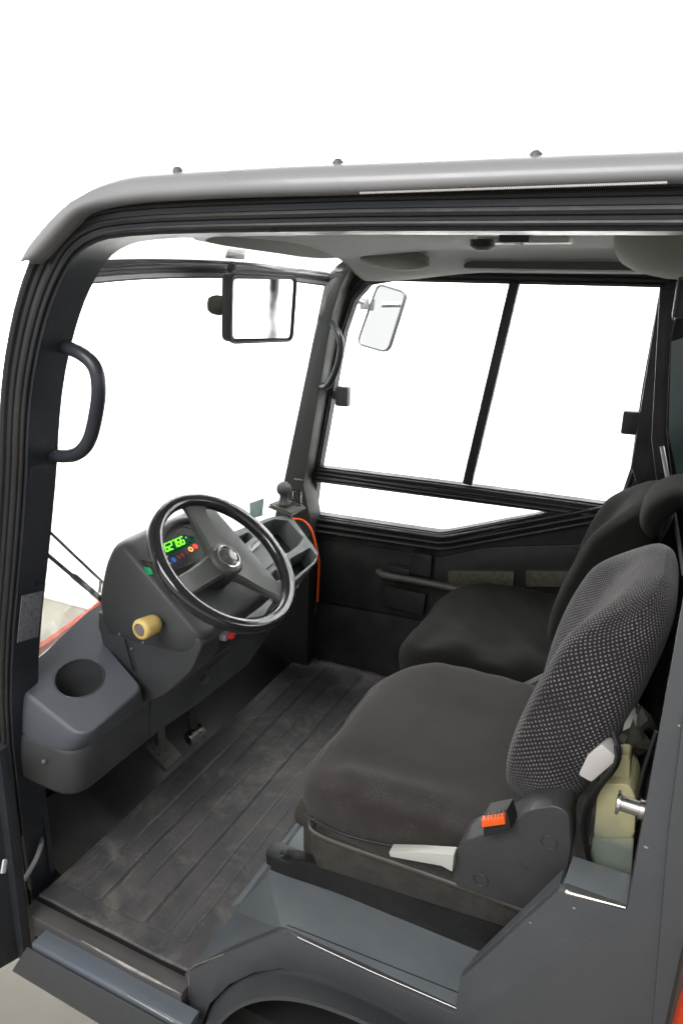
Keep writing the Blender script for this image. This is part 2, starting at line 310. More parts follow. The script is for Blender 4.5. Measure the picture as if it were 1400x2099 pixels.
# ------------------------------------------------------------------ setting: floor and wall
GZ = -0.6
g = MB(); g.box((-3, 0, GZ - .05), (24, 14, .1)); g = g.build('floor', M['ground'], smooth=0); g['kind'] = 'structure'
w = MB(); w.box((-6, 2.26, GZ + 3.5), (30, .2, 7.0)); w = w.build('studio_wall', M['wall'], smooth=0)
w['label'] = 'bright white studio wall with grey skirting behind the tractor'; w['category'] = 'wall'
s = MB(); s.box((-6, 2.145, GZ + .05), (30, .03, .10), .004); s.build('skirting_board', M['skirt'], w)
s = MB(); s.box((-6, 2.115, GZ + .012), (30, .03, .022), .004); s.build('skirting_ledge', M['skirtlight'], w)

# ------------------------------------------------------------------ the tractor
T = empty('tow_tractor', (-.5, .6, GZ)); T['label'] = 'dark grey tow tractor cab seen through its open door, two seats inside'; T['category'] = 'tow tractor'
_par = []
def part(o):
    _par.append(o); return o
def B(mb, name, m, parent=None, **k):
    o = mb.build(name, M[m] if isinstance(m, str) else m, parent, **k)
    if parent is None: _par.append(o)
    return o
def group(name, loc=(0, 0, 0)):
    o = empty(name, loc); _par.append(o); return o
# note: parts with sub-parts are meshes; sub-parts are parented to them at identity

# --- near door frame --------------------------------------------------------
edge = [(-1.222, -.05), (-1.212, .265), (-1.196, .56), (-1.066, 1.008), (-1.028, 1.19), (-.978, 1.312), (-.926, 1.394), (-.870, 1.448), (-.780, 1.466), (-.4, 1.465), (0.09, 1.458)]
e2 = smooth_path([Vector(p) for p in edge], 0)
path = [edge[0], edge[1]] + [tuple(v) for v in smooth_path([Vector(p) for p in edge[1:10]], 2)][1:-1] + [edge[9], edge[10]]
fr = MB(); fr.sweep(path, [(-.004, .005), (-.004, .075), (.05, .075), (.066, .05), (.066, .004), (.045, .0), (.012, .0)])
# B pillar
fr.prism([(.037, 1.5), (.041, .9), (.037, .574), (.037, -.22), (.3, -.22), (.3, 1.5)], 'y', .0, .05, .004)
fr.bar((-.80, .09, 1.49), (.1, .09, 1.49), .06, .05, .01)
frame = B(fr, 'cab_frame', 'frame')
sl = MB()
for o, rr in ((.004, .0035), (.017, .0055), (.034, .0045), (.052, .008)):
    q = MB(); q.bm.free()
    R = []
    sl.sweep(path, [(o + rr * math.cos(a), -.0005 + rr * .8 * math.sin(a)) for a in [2 * math.pi * k / 8 for k in range(8)]])
sl.build('door_seal', M['seal'], frame)
# worn sticker patch on the jamb
pp = MB(); a_ = P(26, 1215, y=.02); 
jx = lambda v: Vector((-1.196 + .290 * (v.z - .56) + .0075, v.y, v.z))
pp.slab([jx(P(27, 1217, y=.012)), jx(P(56, 1203, y=.066)), jx(P(52, 1298, y=.066)), jx(P(22, 1314, y=.012))], (.0015, 0, .0004))
pp.build('worn_sticker', mat('sticker_residue', (.2, .2, .23), .35, var=.9, vs=160), frame)
# --- roof -------------------------------------------------------------------
rf = MB(); R = []; R1 = []; R2 = []
lowpx = [(58, 541), (78, 518), (100, 494), (124, 466), (150, 441), (175, 430), (200, 424), (250, 416), (300, 411), (400, 406), (500, 402), (700, 397), (860, 391), (1050, 384), (1200, 379), (1400, 372), (1600, 368)]
toppx = [(46, 530), (62, 502), (84, 474), (112, 443), (142, 416), (170, 396), (200, 379), (240, 365), (290, 357), (400, 350), (500, 343), (700, 334), (860, 328), (1050, 320), (1200, 314), (1400, 306), (1600, 299)]
sm2 = lambda l: [(v.x, v.y) for v in smooth_path([Vector(p) for p in l], 1)]
for (ax0, ay0), (bx0, by0) in zip(sm2(lowpx), sm2(toppx)):
    a = P(ax0, ay0, y=-.034); b = P(bx0, by0, y=-.012); x0, zl = a.x, a.z; x1, zt = b.x, b.z; front = x0 < -.86; k_ = max(0, min(1, (x0 + 1.0) / .2)); cr_ = .010 * k_
    near = [(x0, .02, zl + .004), (x0, -.026, zl), (x0, -.034, zl + .006), (x0 + (x1 - x0) * .35, -.036, zl + .35 * (zt - zl)), (x0 + (x1 - x0) * .7, -.028, zl + .75 * (zt - zl)), (x1, -.010, zt), (x1, .03, zt + cr_)]
    R1.append([Vector(v) for v in near + [(x1, .055, zt + cr_ + .002), (x1 + .004, .055, zl + .012)]])
    if x0 < -.845: R2.append([Vector((v[0], 1.335 - v[1], v[2])) for v in near + [(x1, .055, zt + cr_), (x1 + .004, .055, zl + .012)]])
    if x0 > -.875: R.append([Vector(v) for v in [(x1 + .003, .040, zl + .016), (x1, .045, zt + cr_ - .001)] + [(x1, .35, zt + .020), (x1, .67, zt + .024), (x1, 1.0, zt + .020), (x1, 1.30, zt + cr_), (x1, 1.345, zt), (x0, 1.37, zl + .006), (x0, 1.36, zl), (x0, 1.30, zl + .01), (x0, .6, zt - .004)]])
rf.rings(R1); rf.rings(R2); rf.rings(R); roof = B(rf, 'roof', 'roof', smooth=80)
for px, py in ((364, 350), (693, 334), (1099, 317)):
    c = P(px, py - 6, y=.0); b = MB(); b.lathe([(.0001, -.03), (.0105, -.03), (.0105, -.010), (.0075, -.007), (.007, -.001), (.004, .002), (.0001, .0025)], c, n=12); b.build('roof_bolt', mat('dark_bolt', (.12, .12, .12), .5), roof)
c = P(92, 470, y=.03); b = MB(); b.lathe([(.0001, -.02), (.008, -.02), (.008, 0), (.0001, .004)], c, (-.5, 0, .8), n=12); b.build('roof_bolt', M['bolt'], roof)
# bead trim along the roof edge
b = MB(); 
for k in range(150):
    a_ = P(740 + 4.2 * k, 395 - (740 + 4.2 * k - 740) * .0345, y=-.038)
    b.box(a_, (.0018, .003, .0026), .0005, seg=1)
b.build('edge_trim', M['lightgrey'], roof)
# front roof inside panel (pale) + windshield header
G = []
for i in range(9):
    t = i / 8; row = []
    for j in range(15):
        y = .02 + 1.27 * j / 14; bow = .075 * math.sin(math.pi * min(1, max(0, y / 1.3)))
        x0, z0 = -.985 - bow, 1.425; x1, z1 = -.88, 1.492
        row.append(Vector((lerp(x0, x1, t), y, lerp(z0, z1, t) + .01 * math.sin(math.pi * t))))
    G.append(row)
q = MB(); q.grid(G); B(q, 'roof_window', glass('roof_window_tint', (.86, .83, .84), .6), solid=.004)
hd = [P(150, 568, x=-.99), P(300, 556, x=-1.02), P(480, 557, x=-1.045), P(600, 566, x=-1.055), P(682, 578, x=-1.055)]
hs = smooth_path(hd, 2); hs = [Vector((v.x, v.y, v.z)) for v in hs]
h1 = MB(); R = []
for v in hs: R.append([v + Vector(o) for o in ((.0, 0, .026), (-.03, 0, .026), (-.035, 0, -.012), (.0, 0, -.014))])
h1.rings(R); hdr = B(h1, 'windshield_header', 'frame')
h2 = MB(); h2.tube([v + Vector((.003, 0, .012)) for v in hs], .006, 8); h2.build('header_gasket', M['seal'], hdr)
h3 = MB(); R = []
for v in hs: R.append([v + Vector(o) for o in ((.006, 0, -.002), (.0, 0, -.002), (.0, 0, -.010), (.006, 0, -.010))])
h3.rings(R); h3.build('header_lip', M['bolt'], hdr)
b = MB(); c = P(481, 524, x=-1.01); b.slab([P(466, 512, x=-1.0), P(503, 513, x=-1.0), P(499, 531, x=-1.01), P(461, 528, x=-1.01)], (.003, 0, .003)); b.build('header_sticker', mat('brown_label', (.3, .25, .25), .5), hdr)
# windshield glass
ws = MB(); G = []
for i in range(7):
    t = i / 6; row = []
    for j in range(11):
        y = .05 + 1.2 * j / 10; bw = .07 * math.sin(math.pi * j / 10)
        row.append(Vector((lerp(-1.29, -1.0, t) - bw * (1 + .8 * (1 - t)), y, lerp(.5, 1.41, t))))
    G.append(row)
ws.grid(G); B(ws, 'windshield', 'glass', solid=.004)

# --- headliner --------------------------------------------------------------
def sst(a, b, x): t = min(1, max(0, (x - a) / (b - a))); return t * t * (3 - 2 * t)
q = MB(); G = []
for i in range(70):
    x = -.93 + i * (1.23 / 69); row = []
    for j in range(60):
        y = .065 + j * (1.2 / 59); z = 1.488
        z -= .055 * sst(1.02, 1.24, y)
        z -= .028 * sst(.62, 1.2, y) * sst(-.55, -.9, x)
        z += .012 * sst(.25, .45, y) * sst(.95, .75, y) * sst(-.5, -.3, x)
        
        row.append(Vector((x, y, z)))
    G.append(row)
q.grid(G); hl = B(q, 'headliner', 'headliner', solid=.006, smooth=60)
def lobe(pts, name):
    """lens shaped moulding: rim points lie in 3D, belly hangs below"""
    n = len(pts); c = sum(pts, Vector()) / n; R = [[p.copy() for p in pts]]
    for k, s_ in ((.25, .93), (.6, .75), (.85, .5), (1, .2)): R.append([c + (p - c) * s_ + Vector((0, 0, -.018 * k)) for p in pts])
    R.insert(0, [p + Vector((0, 0, .02)) for p in pts])
    m_ = MB(); m_.rings(R); m_.build(name, M['lobe'], hl, smooth=70)
lobe(smooth_path([Vector((-.96, .26, 1.488)), Vector((-.985, .5, 1.488)), Vector((-.99, .80, 1.478)), Vector((-.965, 1.12, 1.462)), Vector((-.90, 1.02, 1.478)), Vector((-.87, .7, 1.49)), Vector((-.88, .45, 1.49))], 2, True), 'headliner_lobe')
lobe(smooth_path([P(728, 528, y=1.0), P(780, 522, y=1.0), P(850, 530, y=1.02), P(892, 548, y=1.05), P(830, 551, y=1.22), P(760, 541, y=1.22)], 2, True), 'headliner_lobe')
b = MB(); b.rings([[Vector((.10 + .235 * rr * math.cos(a), .42 + .26 * rr * math.sin(a), zz)) for a in [2 * math.pi * k / 40 for k in range(40)]] for rr, zz in ((.97, 1.50), (1.0, 1.47), (.985, 1.45), (.93, 1.434), (.83, 1.421), (.65, 1.412), (.4, 1.408), (.1, 1.407))]); b.build('headliner_bulge', M['lobe'], hl, smooth=80)
b = MB(); b.slab([P(950, 541, y=1.13), P(985, 528, y=1.13), P(1020, 513, y=1.13), P(1060, 506, y=1.13), P(1420, 502, y=1.13), P(1420, 556, y=1.13), P(950, 549, y=1.13)], (0, .05, -.004), .004); b.build('headliner_cove_shade', mat('cove_shade_felt', (.085, .085, .075), .9, bump=.3), hl)  # dark strip paints in the shade of the headliner's far slope
b = MB(); b.box(P(1075, 492, z=1.478), (.17, .05, .012), .003); lp = b.build('ceiling_lamp', M['lightgrey'], hl)
b = MB(); b.lathe([(.0001, 0), (.024, 0), (.022, -.012), (.012, -.018), (.0001, -.018)], P(990, 490, z=1.476), n=16); b.build('ceiling_knob', M['dark'], hl)
b = MB(); b.box(P(1058, 484, z=1.474), (.05, .03, .02), .003); b.box(P(1064, 492, z=1.47), (.012, .03, .012), .002); b.build('ceiling_clip', M['dark'], hl)
# pale strips painting a bright gap reflection just under the near rail
b = MB()
for x0, x1 in ((500, 520), (545, 640), (720, 1030), (1062, 1370)):
    a1, a2 = P(x0, 470, y=.10), P(x1, 470, y=.10); b.bar(a1, a2, .006, .009, .001)
B(b, 'rail_gap_reflection', 'lightgrey')

# --- far side: pillar, door -------------------------------------------------
fp = MB()
A = [P(672, 575, y=1.24), P(583, 985, y=1.24)]
# A pillar far side (flat facing the cab), from header down to the dash
pil = [xz(P(668, 572, y=1.22)), xz(P(583, 985, y=1.22)), (-1.30, .45), (-1.36, -.03), (-1.13, -.03), (-1.115, .6), xz(P(640, 985, y=1.28)), xz(P(700, 640, y=1.28)), xz(P(715, 590, y=1.28)), xz(P(745, 530, y=1.28)), xz(P(720, 522, y=1.22)), xz(P(690, 545, y=1.22))]
fp.prism(pil, 'y', 1.215, 1.30, .004)
fp.bar((-.93, 1.27, 1.47), (.1, 1.27, 1.465), .07, .06, .006)
B(fp, 'far_pillar', mat('far_pillar_paint', (.030, .032, .030), .42, bump=.2, bs=150, dust=.05))
wt = [P(728, 640, y=WY), P(745, 600, y=WY), P(790, 577, y=WY)]
up_ap = [xz(P(655, 957, y=WY)), xz(P(705, 680, y=WY)), xz(P(727, 615, y=WY)), xz(P(755, 584, y=WY)), xz(P(800, 576, y=WY)), xz(P(1352, 589, y=WY)), xz(P(1315, 800, y=WY)), xz(P(1292, 960, y=WY)), xz(P(1275, 1010, y=WY)), xz(P(1240, 1033, y=WY)), xz(P(950, 994, y=WY))]
lo_ap = [xz(P(650, 988, y=WY)), xz(P(642, 1053, y=WY)), xz(P(900, 1091, y=WY)), xz(P(918, 1089, y=WY)), xz(P(1125, 1050, y=WY))]
outer = [(-1.17, -.05), (-1.165, .60), (-1.07, 1.36), (-1.0, 1.44), (-.9, 1.455), (.12, 1.455), (.12, -.05)]
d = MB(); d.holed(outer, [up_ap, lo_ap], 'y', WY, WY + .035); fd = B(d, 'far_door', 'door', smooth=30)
# raised ribs round the apertures
for nm, ap, offs in (('window_gasket', up_ap, ((-.009, .004), (-.024, .004), (-.040, .005))), ('window_gasket', lo_ap, ((-.008, .004), (-.022, .004), (-.036, .005)))):
    g_ = MB()
    for o, rr in offs:
        sgn = 1 if geometry.area_tri(Vector((*ap[0], 0)), Vector((*ap[1], 0)), Vector((*ap[2], 0))) >= 0 else 1
        ar = sum(ap[i][0] * ap[(i + 1) % len(ap)][1] - ap[(i + 1) % len(ap)][0] * ap[i][1] for i in range(len(ap)))
        oo = o * (1 if ar > 0 else -1)
        g_.sweep(ap, [(oo + rr * math.cos(a), WY - .003 + rr * 1.3 * math.sin(a)) for a in [2 * math.pi * k / 8 for k in range(8)]], closed=True)
    g_.build(nm, M['seal'], fd)
for ap in (up_ap, lo_ap):
    g_ = MB(); g_.prism(ap, 'y', WY + .016, WY + .020); g_.build('window_pane', M['glass'], fd, smooth=0)
g_ = MB(); g_.bar(P(1056, 578, y=WY - .004), P(958, 992, y=WY - .004), .030, .024, .004, up=(0, 1, 0)); g_.build('window_divider', M['door'], fd)
for px, py in ((703, 812), (1293, 866)):
    c = P(px, py, y=WY - .02); g_ = MB(); g_.box(c, (.046, .03, .066), .006); g_.box(c + Vector((.018 if px > 900 else -.018, .015, 0)), (.05, .02, .03), .004); g_.build('window_catch', M['plastic'], fd)
# sill ledges along the lower window
g_ = MB()
for k, (o, z_) in enumerate(((0, .012), (1, .028), (2, .047))):
    pts = [P(630, 1062 + 12 * k, y=WY - .012 - .006 * k), P(898, 1101 + 12 * k, y=WY - .012 - .006 * k), P(922, 1100 + 12 * k, y=WY - .012 - .006 * k), P(1260, 1036 + 13 * k, y=WY - .012 - .006 * k)]
    g_.tube(pts, .0055, 8)
g_.build('window_ledge', M['door'], fd)
g_ = MB(); g_.prism([xz(P(632, 1100, y=WY)), xz(P(905, 1140, y=WY)), xz(P(1000, 1120, y=WY)), (.05, .70), (.05, .30), xz(P(655, 1228, y=WY))], 'y', WY - .012, WY, .004)
g_.build('door_panel', M['door'], fd)
g_ = MB(); g_.prism([(-1.15, .25), (.05, .29), (.05, -.03), (-1.15, -.03)], 'y', WY - .008, WY, .003); g_.build('kick_panel', M['door'], fd)
g_ = MB(); g_.box(P(864, 1156, y=1.262), (.075, .02, .08), .004); g_.box(P(818, 1168, y=1.258), (.085, .022, .022), .003); g_.build('door_latch', M['door'], fd)
g_ = MB(); g_.prism([xz(P(790, 1200, y=1.262)), xz(P(874, 1218, y=1.262)), xz(P(868, 1262, y=1.262)), xz(P(786, 1240, y=1.262))], 'y', 1.255, WY, .004); g_.build('latch_cover', M['door'], fd)
g_ = MB(); g_.tube([P(776, 1172, y=1.27), P(785, 1180, y=1.245), P(860, 1192, y=1.24), P(968, 1214, y=1.24)], .0125, 12, sub=1); g_.build('grab_bar', M['underbody'], fd)
for x0, x1 in ((918, 1055), (1077, 1170)):
    g_ = MB(); g_.prism(rnd([xz(P(x0, 1170, y=1.27)), xz(P(x1, 1172, y=1.27)), xz(P(x1 - 3, 1203, y=1.27)), xz(P(x0 + 2, 1203, y=1.27))], .006, 3), 'y', 1.268, WY, .003); g_.build('worn_pad', M['pad'], fd)
# grab handle on the far pillar
g_ = MB(); g_.tube([P(680, 660, y=1.235), P(684, 668, y=1.20), P(698, 690, y=1.17), P(699, 725, y=1.17), P(684, 775, y=1.17), P(668, 795, y=1.18), P(652, 790, y=1.235)], .011, 12, sub=2); B(g_, 'grab_handle', 'frame')
# outside mirror on the far side
mc = [P(775, 580, y=1.545), P(834, 598, y=1.495), P(795, 723, y=1.50), P(731, 705, y=1.55)]
g_ = MB(); cc = sum(mc, Vector()) / 4; nrm = (mc[1] - mc[0]).cross(mc[3] - mc[0]).normalized()
if nrm.y > 0: nrm = -nrm
e1 = (mc[1] - mc[0]).normalized()
def rq(q4, s_, r=.3, n=4):
    c = sum(q4, Vector()) / 4; pts = []; q = [c + (p - c) * s_ for p in q4]
    for i in range(4):
        p, a, b = q[i], q[i - 1], q[(i + 1) % 4]; k = r * min((a - p).length, (b - p).length)
        s0 = p + (a - p).normalized() * k; s1 = p + (b - p).normalized() * k
        for j in range(n + 1): t = j / n; pts.append(s0 * (1 - t) ** 2 + p * 2 * t * (1 - t) + s1 * t * t)
    return pts
g_.slab([p - nrm * .004 for p in rq(mc, 1.0, .2)], -nrm * .009, .003); g_.tube(rq([p + nrm * .001 for p in mc], .985, .2), .004, 8, closed=True); om = B(g_, 'outside_mirror', mat('mirror_frame_grey', (.10, .10, .10), .5))
g_ = MB(); g_.slab([p + nrm * .001 for p in rq(mc, .955, .18)], nrm * -.004); g_.build('mirror_glass', M['lightgrey'] if 0 else M['mirror'], om, smooth=0)
g_ = MB(); g_.tube([P(742, 620, y=1.50), P(715, 610, y=1.40), P(700, 600, y=1.32)], .009, 8); g_.box(P(748, 622, y=1.54), (.03, .03, .04), .004); g_.build('mirror_arm', M['bolt'], om)
# rear wall side
rb = MB(); rb.prism([xz(P(1352, 585, y=1.2)), (.1, 1.46), (.1, .3), (-.02, .3), (-.045, .80), xz(P(1292, 960, y=1.2)), xz(P(1318, 800, y=1.2))], 'y', 1.215, 1.28, .006); B(rb, 'rear_pillar', 'door')
rb = MB(); rb.prism([(.02, .25), (.40, .25), (.40, 1.05), (.18, 1.05), (.13, .7)], 'y', .06, 1.28, .01)
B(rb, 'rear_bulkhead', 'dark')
q = MB(); q.prism([xz(P(1376, 700, y=1.05)), xz(P(1408, 690, y=1.05)), xz(P(1410, 1080, y=1.05)), xz(P(1370, 890, y=1.05))], 'y', 1.05, 1.056); B(q, 'rear_side_glass', mat('tinted_rear_glass', (.07, .10, .10), .15, var=.4, vs=9))
q = MB(); q.tube([P(1357, 915, y=.95), P(1372, 1000, y=.92), P(1388, 1090, y=.9), P(1402, 1180, y=.86)], .005, 8); B(q, 'glass_edge_strip', 'bolt')
q = MB(); q.prism([xz(P(1352, 590, y=1.1)), xz(P(1400, 590, y=1.1)), xz(P(1374, 700, y=1.1)), xz(P(1366, 880, y=1.1)), xz(P(1390, 1100, y=1.1)), xz(P(1352, 1040, y=1.1)), xz(P(1335, 900, y=1.1))], 'y', 1.1, 1.13, .004); B(q, 'rear_window_frame', 'door')
q = MB(); q.box(P(1396, 612, y=.35), (.018, .05, .055), .005); q.box(P(1387, 612, y=.34) + Vector((-.0, 0, 0)), (.003, .052, .06), .001); B(q, 'coat_hook', 'plastic')

# --- floor pan & mat ---------------------------------------------------------
fl = MB(); fl.box((-.66, .652, -.055), (1.28, 1.30, .09), .004); B(fl, 'floor_pan', 'dark')
mb = MB(); nx, ny = 116, 10
nx = 200
xs_ = [-1.19 + i * (.437 / nx) for i in range(nx + 1)]
GR = [(-1.165, -1.118), (-1.103, -1.060), (-1.045, -1.000), (-.985, -.925), (-.910, -.862), (-.848, -.812)]
def ribz(x, y):
    z = .004
    for xa, xb in GR:
        qx = abs(x - (xa + xb) / 2) - ((xb - xa) / 2 - .012); qy = abs(y - .66) - (.60 - .012)
        dd = math.hypot(max(qx, 0), max(qy, 0)) + min(max(qx, qy), 0) - .012
        z += .0014 * max(0, 1 - (dd / .0026) ** 2) - .0016 * max(0, 1 - ((dd - .005) / .003) ** 2)
    if y < .028: z += .001
    return z
ys_ = [.004, .012, .020, .028, .034] + [.040 + .004 * i for i in range(14)] + [.12, .2, .35, .5, .7, .9, 1.1, 1.2, 1.235, 1.25, 1.262, 1.285]
G = [[Vector((x, y, ribz(x, y) + (.0012 * math.sin(y * 23 + x * 9) + .0012 * math.sin(x * 31 - y * 11)))) for y in ys_] for x in xs_]
mb.grid(G); fm = mb.build('rubber_floor_mat', M['mat'], smooth=60); md = fm.modifiers.new('solid', 'SOLIDIFY'); md.thickness = .006; md.offset = -1
fm['label'] = 'black ribbed rubber mat with dusty footmarks on the cab floor'; fm['category'] = 'floor mat'

# --- sill and step ----------------------------------------------------------
sx0, sx1 = -1.20, -.755
q = MB(); q.prism([(.0, -.012), (.0, -.002), (-.034, -.002), (-.037, -.006), (-.037, -.06), (.0, -.06)], 'x', sx0, sx1 + .01, .0015); sill = B(q, 'door_sill', mat('sill_paint', (.10, .092, .092), .4, scratch=.6, dust=.5, dcol=(.12, .11, .11)))
q = MB(); q.tube([P(167, 1929, y=-.0355), P(215, 1956, y=-.0355), P(270, 1987, y=-.0355), P(330, 2018, y=-.0355), P(368, 2037, y=-.0355)], lambda t: .0006 + .0036 * math.sin(math.pi * t), 8, sub=1); q.build('worn_edge', M['worn'], sill)
lx0 = P(66, 1934, z=-.02).x
q = MB(); q.prism([(-.037, -.03), (-.037, -.020), (-.073, -.020), (-.077, -.024), (-.077, -.05), (-.05, -.05)], 'x', lx0, -.70, .0015); st = B(q, 'step_ledge', mat('step_paint', (.15, .17, .20), .35, scratch=.3, dust=.2, dcol=(.2, .2, .2)))
q = MB(); q.tube([P(262, 2042, y=-.0765), P(345, 2090, y=-.0765), P(356, 2097, y=-.0765)], .0012, 6); q.build('worn_edge', M['worn'], st)
q = MB(); q.prism([(lx0 - .01, -.030), (-.62, -.030), (-.62, -.24), (P(205, 2102, y=-.085).x, P(205, 2102, y=-.085).z), (P(24, 1992, y=-.085).x, P(24, 1992, y=-.085).z)], 'y', -.085, -.081, .002); B(q, 'lower_skirt', 'body')

# --- near body side ---------------------------------------------------------
arch = [(-.700, -.16), (-.675, -.085), (-.625, -.015), (-.56, .04), (-.48, .07), (-.40, .06), (-.32, .01), (-.25, -.06), (-.20, -.16)]
arch = [xz(P(px, py, y=-.012)) for px, py in ((408, 2120), (430, 2060), (470, 2020), (520, 1996), (575, 1987), (640, 1998), (720, 2030), (800, 2068), (870, 2105), (905, 2130))]
side = [xz(P(386, 1988, y=0)), xz(P(470, 1945, y=0)), xz(P(572, 1903, y=0)), xz(P(585, 1906, y=0)), (-.188, .248), (-.183, .33), (-.168, .355), (-.055, .570), (-.046, .575), (.037, .5745), (.037, 1.5), (.12, 1.5), (.12, -.22)]
side = side + list(reversed(arch)) + [(-.752, -.20)]
q = MB(); q.prism(side, 'y', -.012, .004, .0018); bs = B(q, 'body_side', 'body')
# inward flanges (real thickness of the pressed side)
q = MB(); q.slab([(-.183, .004, .33), (-.168, .004, .355), (-.055, .004, .570), (-.055, .045, .56), (-.168, .045, .335), (-.183, .045, .30)], (.004, 0, -.006)); 
q.slab([(-.05, .004, .5745), (.037, .004, .5742), (.037, .062, .5742), (-.045, .062, .5745)], (0, 0, -.01), .001); q.build('side_flange', M['deck'], bs)
q = MB(); q.tube([P(1160, 1828, y=-.011), P(1168, 1832, y=-.012), P(1282, 1862, y=-.011)], lambda t: .0038 - .0026 * t, 6); q.build('worn_edge', M['worn'], bs); q = MB(); q.tube([P(388, 2052, y=-.012), P(387, 1990, y=-.012), P(400, 1980, y=-.012), P(458, 1957, y=-.011)], .0012, 6); q.build('worn_edge', M['worn'], bs); q = MB(); q.tube([P(610, 1922, y=-.0115), P(760, 1992, y=-.0115), P(935, 2068, y=-.0115)], .0008, 6); q.build('worn_edge', M['worn'], bs)
for x, y, r0 in ((1177, 1863, .0018), (1087, 1893, .0013), (1324, 1738, .0020), (1392, 1488, .0015), (1383, 1700, .001)):
    q = MB(); c = P(x, y, y=-.0122); q.slab([c + Vector((r0 * (.6 + .6 * random.random()) * math.cos(a) * 1.4, 0, r0 * (.6 + .6 * random.random()) * math.sin(a))) for a in [k * math.pi / 4 for k in range(8)]], (0, .0008, 0)); q.build('paint_chip', mat('bare_primer', (.35, .33, .31), .6), bs, smooth=0)
# pressed crease and outer corner post at right
q = MB(); q.prism([xz(P(1400, 1470, y=-.02)), xz(P(1370, 1700, y=-.02)), xz(P(1336, 2110, y=-.02)), (.5, -.25), (.5, 1.0)], 'y', -.022, -.012, .003); q.build('corner_post', M['body'], bs)
q = MB(); q.prism([xz(P(1402, 1930, y=-.03)), xz(P(1362, 2110, y=-.03)), (.5, -.25), (.5, .6)], 'y', -.055, -.022, .004); q.build('rear_cowl', mat('rear_cowl_brown', (.06, .045, .04), .5), bs)
q = MB(); q.prism(rnd([xz(P(1382, 2085, y=-.06)), xz(P(1392, 2045, y=-.06)), xz(P(1410, 2010, y=-.06)), (.5, .3), (.5, -.3), (.10, -.3)], .02), 'y', -.12, -.056, .012); q.build('rear_fender', M['orangepaint'], bs)
# wheel arch liner / mudguard
q = MB()
o_ = [(405, 2125), (436, 2052), (478, 2012), (528, 1990), (580, 1983), (645, 1993), (722, 2024), (805, 2062), (880, 2108), (960, 2160)]
i_ = [(428, 2125), (450, 2092), (484, 2062), (530, 2045), (580, 2043), (635, 2052), (700, 2074), (770, 2105), (850, 2150), (930, 2200)]
OA = smooth_path([P(*p, y=.004) for p in o_], 2); IA = smooth_path([P(*p, y=-.085) for p in i_], 2)
R = []
for a, b in zip(OA, IA):
    m1 = a.lerp(b, .5) + Vector((0, 0, .006)); R.append([a + Vector((0, .2, 0)), a, m1, b, b + Vector((0, .002, -.012)), b + Vector((0, .008, -.012)), m1 + Vector((0, .0, -.008)), a + Vector((0, .2, -.008))])
q.rings(R); B(q, 'mudguard', 'body', smooth=50)
q = MB(); q.lathe([(.0001, .02), (.2, .02), (.26, .0), (.30, .02), (.31, .06), (.31, .22), (.0001, .22)], Vector((-.46, .0, -.36)), (0, 1, 0), n=48); B(q, 'front_wheel', mat('tyre_rubber', (.02, .018, .015), .7, bump=.5, dust=.4, dcol=(.09, .07, .05)))
# deck and riser
q = MB()
c1, c2, c3, c4 = Vector((-.529, .003, .250)), Vector((-.617, .102, .250)), P(480, 1868, z=.004), Vector((-.765, .010, .004))
q.slab([c1, c2, Vector((-.617, 1.28, .25)), Vector((.05, 1.28, .25)), Vector((.05, .003, .25)), Vector((-.18, .003, .25))], (0, 0, -.012), .0015); dk = B(q, 'seat_deck', 'deck')
q = MB(); q.slab([Vector((-.617, .102, .243)), Vector((-.617, 1.28, .243)), Vector((-.775, 1.28, .002)), Vector((-.775, .15, .002)), c3], (.008, 0, -.003)); q.build('deck_riser', M['deck'], dk)
q = MB(); q._add([c1 + Vector((0, 0, -.006)), c2 + Vector((0, 0, -.006)), c3, c4, c1 + Vector((.02, 0, -.02)), c2 + Vector((.02, .0, -.02)), c3 + Vector((.02, 0, -.01)), c4 + Vector((.02, 0, -.01))], [(0, 1, 2), (0, 2, 3), (4, 6, 5), (4, 7, 6), (0, 4, 5, 1), (1, 5, 6, 2), (2, 6, 7, 3), (3, 7, 4, 0)]); q.build('corner_gusset', M['deck'], dk, smooth=0)
q = MB(); q.bar(P(588, 1897, z=.2503), P(948, 2040, z=.2503), .0016, .0012); q.build('deck_crease', M['frame'], dk)

# --- open near door at the left ----------------------------------------------
q = MB(); q.bar(P(-2, 1530, y=-.06), P(50, 1960, y=-.06), .03, .024, .004, up=(0, 1, 0)); nd = B(q, 'near_door', 'frame')
a0, a1 = P(-8, 1530, y=-.065), P(44, 1962, y=-.065)
q = MB(); q.slab([a0, a1, a1 + Vector((-.12, -.30, -.0)), a0 + Vector((-.12, -.30, 0))], (-.02, .0, 0), .003); q.build('door_inner_panel', M['frame'], nd)
q = MB(); q.tube([P(14, 1770, y=-.09), P(10, 1768, y=-.13), P(6, 1790, y=-.14)], .006, 8); q.build('door_lever', M['bolt'], nd)
# hinge pocket and strap on the pillar
hp = MB(); hp.box((-1.225, .035, .17), (.03, .07, .02), .003); hp.box((-1.224, .006, .10), (.034, .012, .16), .003); hp.box((-1.224, .064, .10), (.034, .012, .16), .003); hg = B(hp, 'door_hinge', 'frame')
hp = MB(); hp.box((-1.236, .035, .10), (.012, .05, .13)); hp.build('hinge_pocket', M['dark'], hg)
hp = MB(); hp.tube([Vector((-1.215, .05, .13)), Vector((-1.195, .035, .135)), Vector((-1.19, .01, .11)), Vector((-1.20, -.02, .075))], .006, 8, sub=2); hp.build('check_strap', M['bolt'], hg)
hp = MB(); hp.box((-1.237, .0355, .02), (.03, .066, .50), .003); hp.build('lower_pillar', M['frame'], hg)

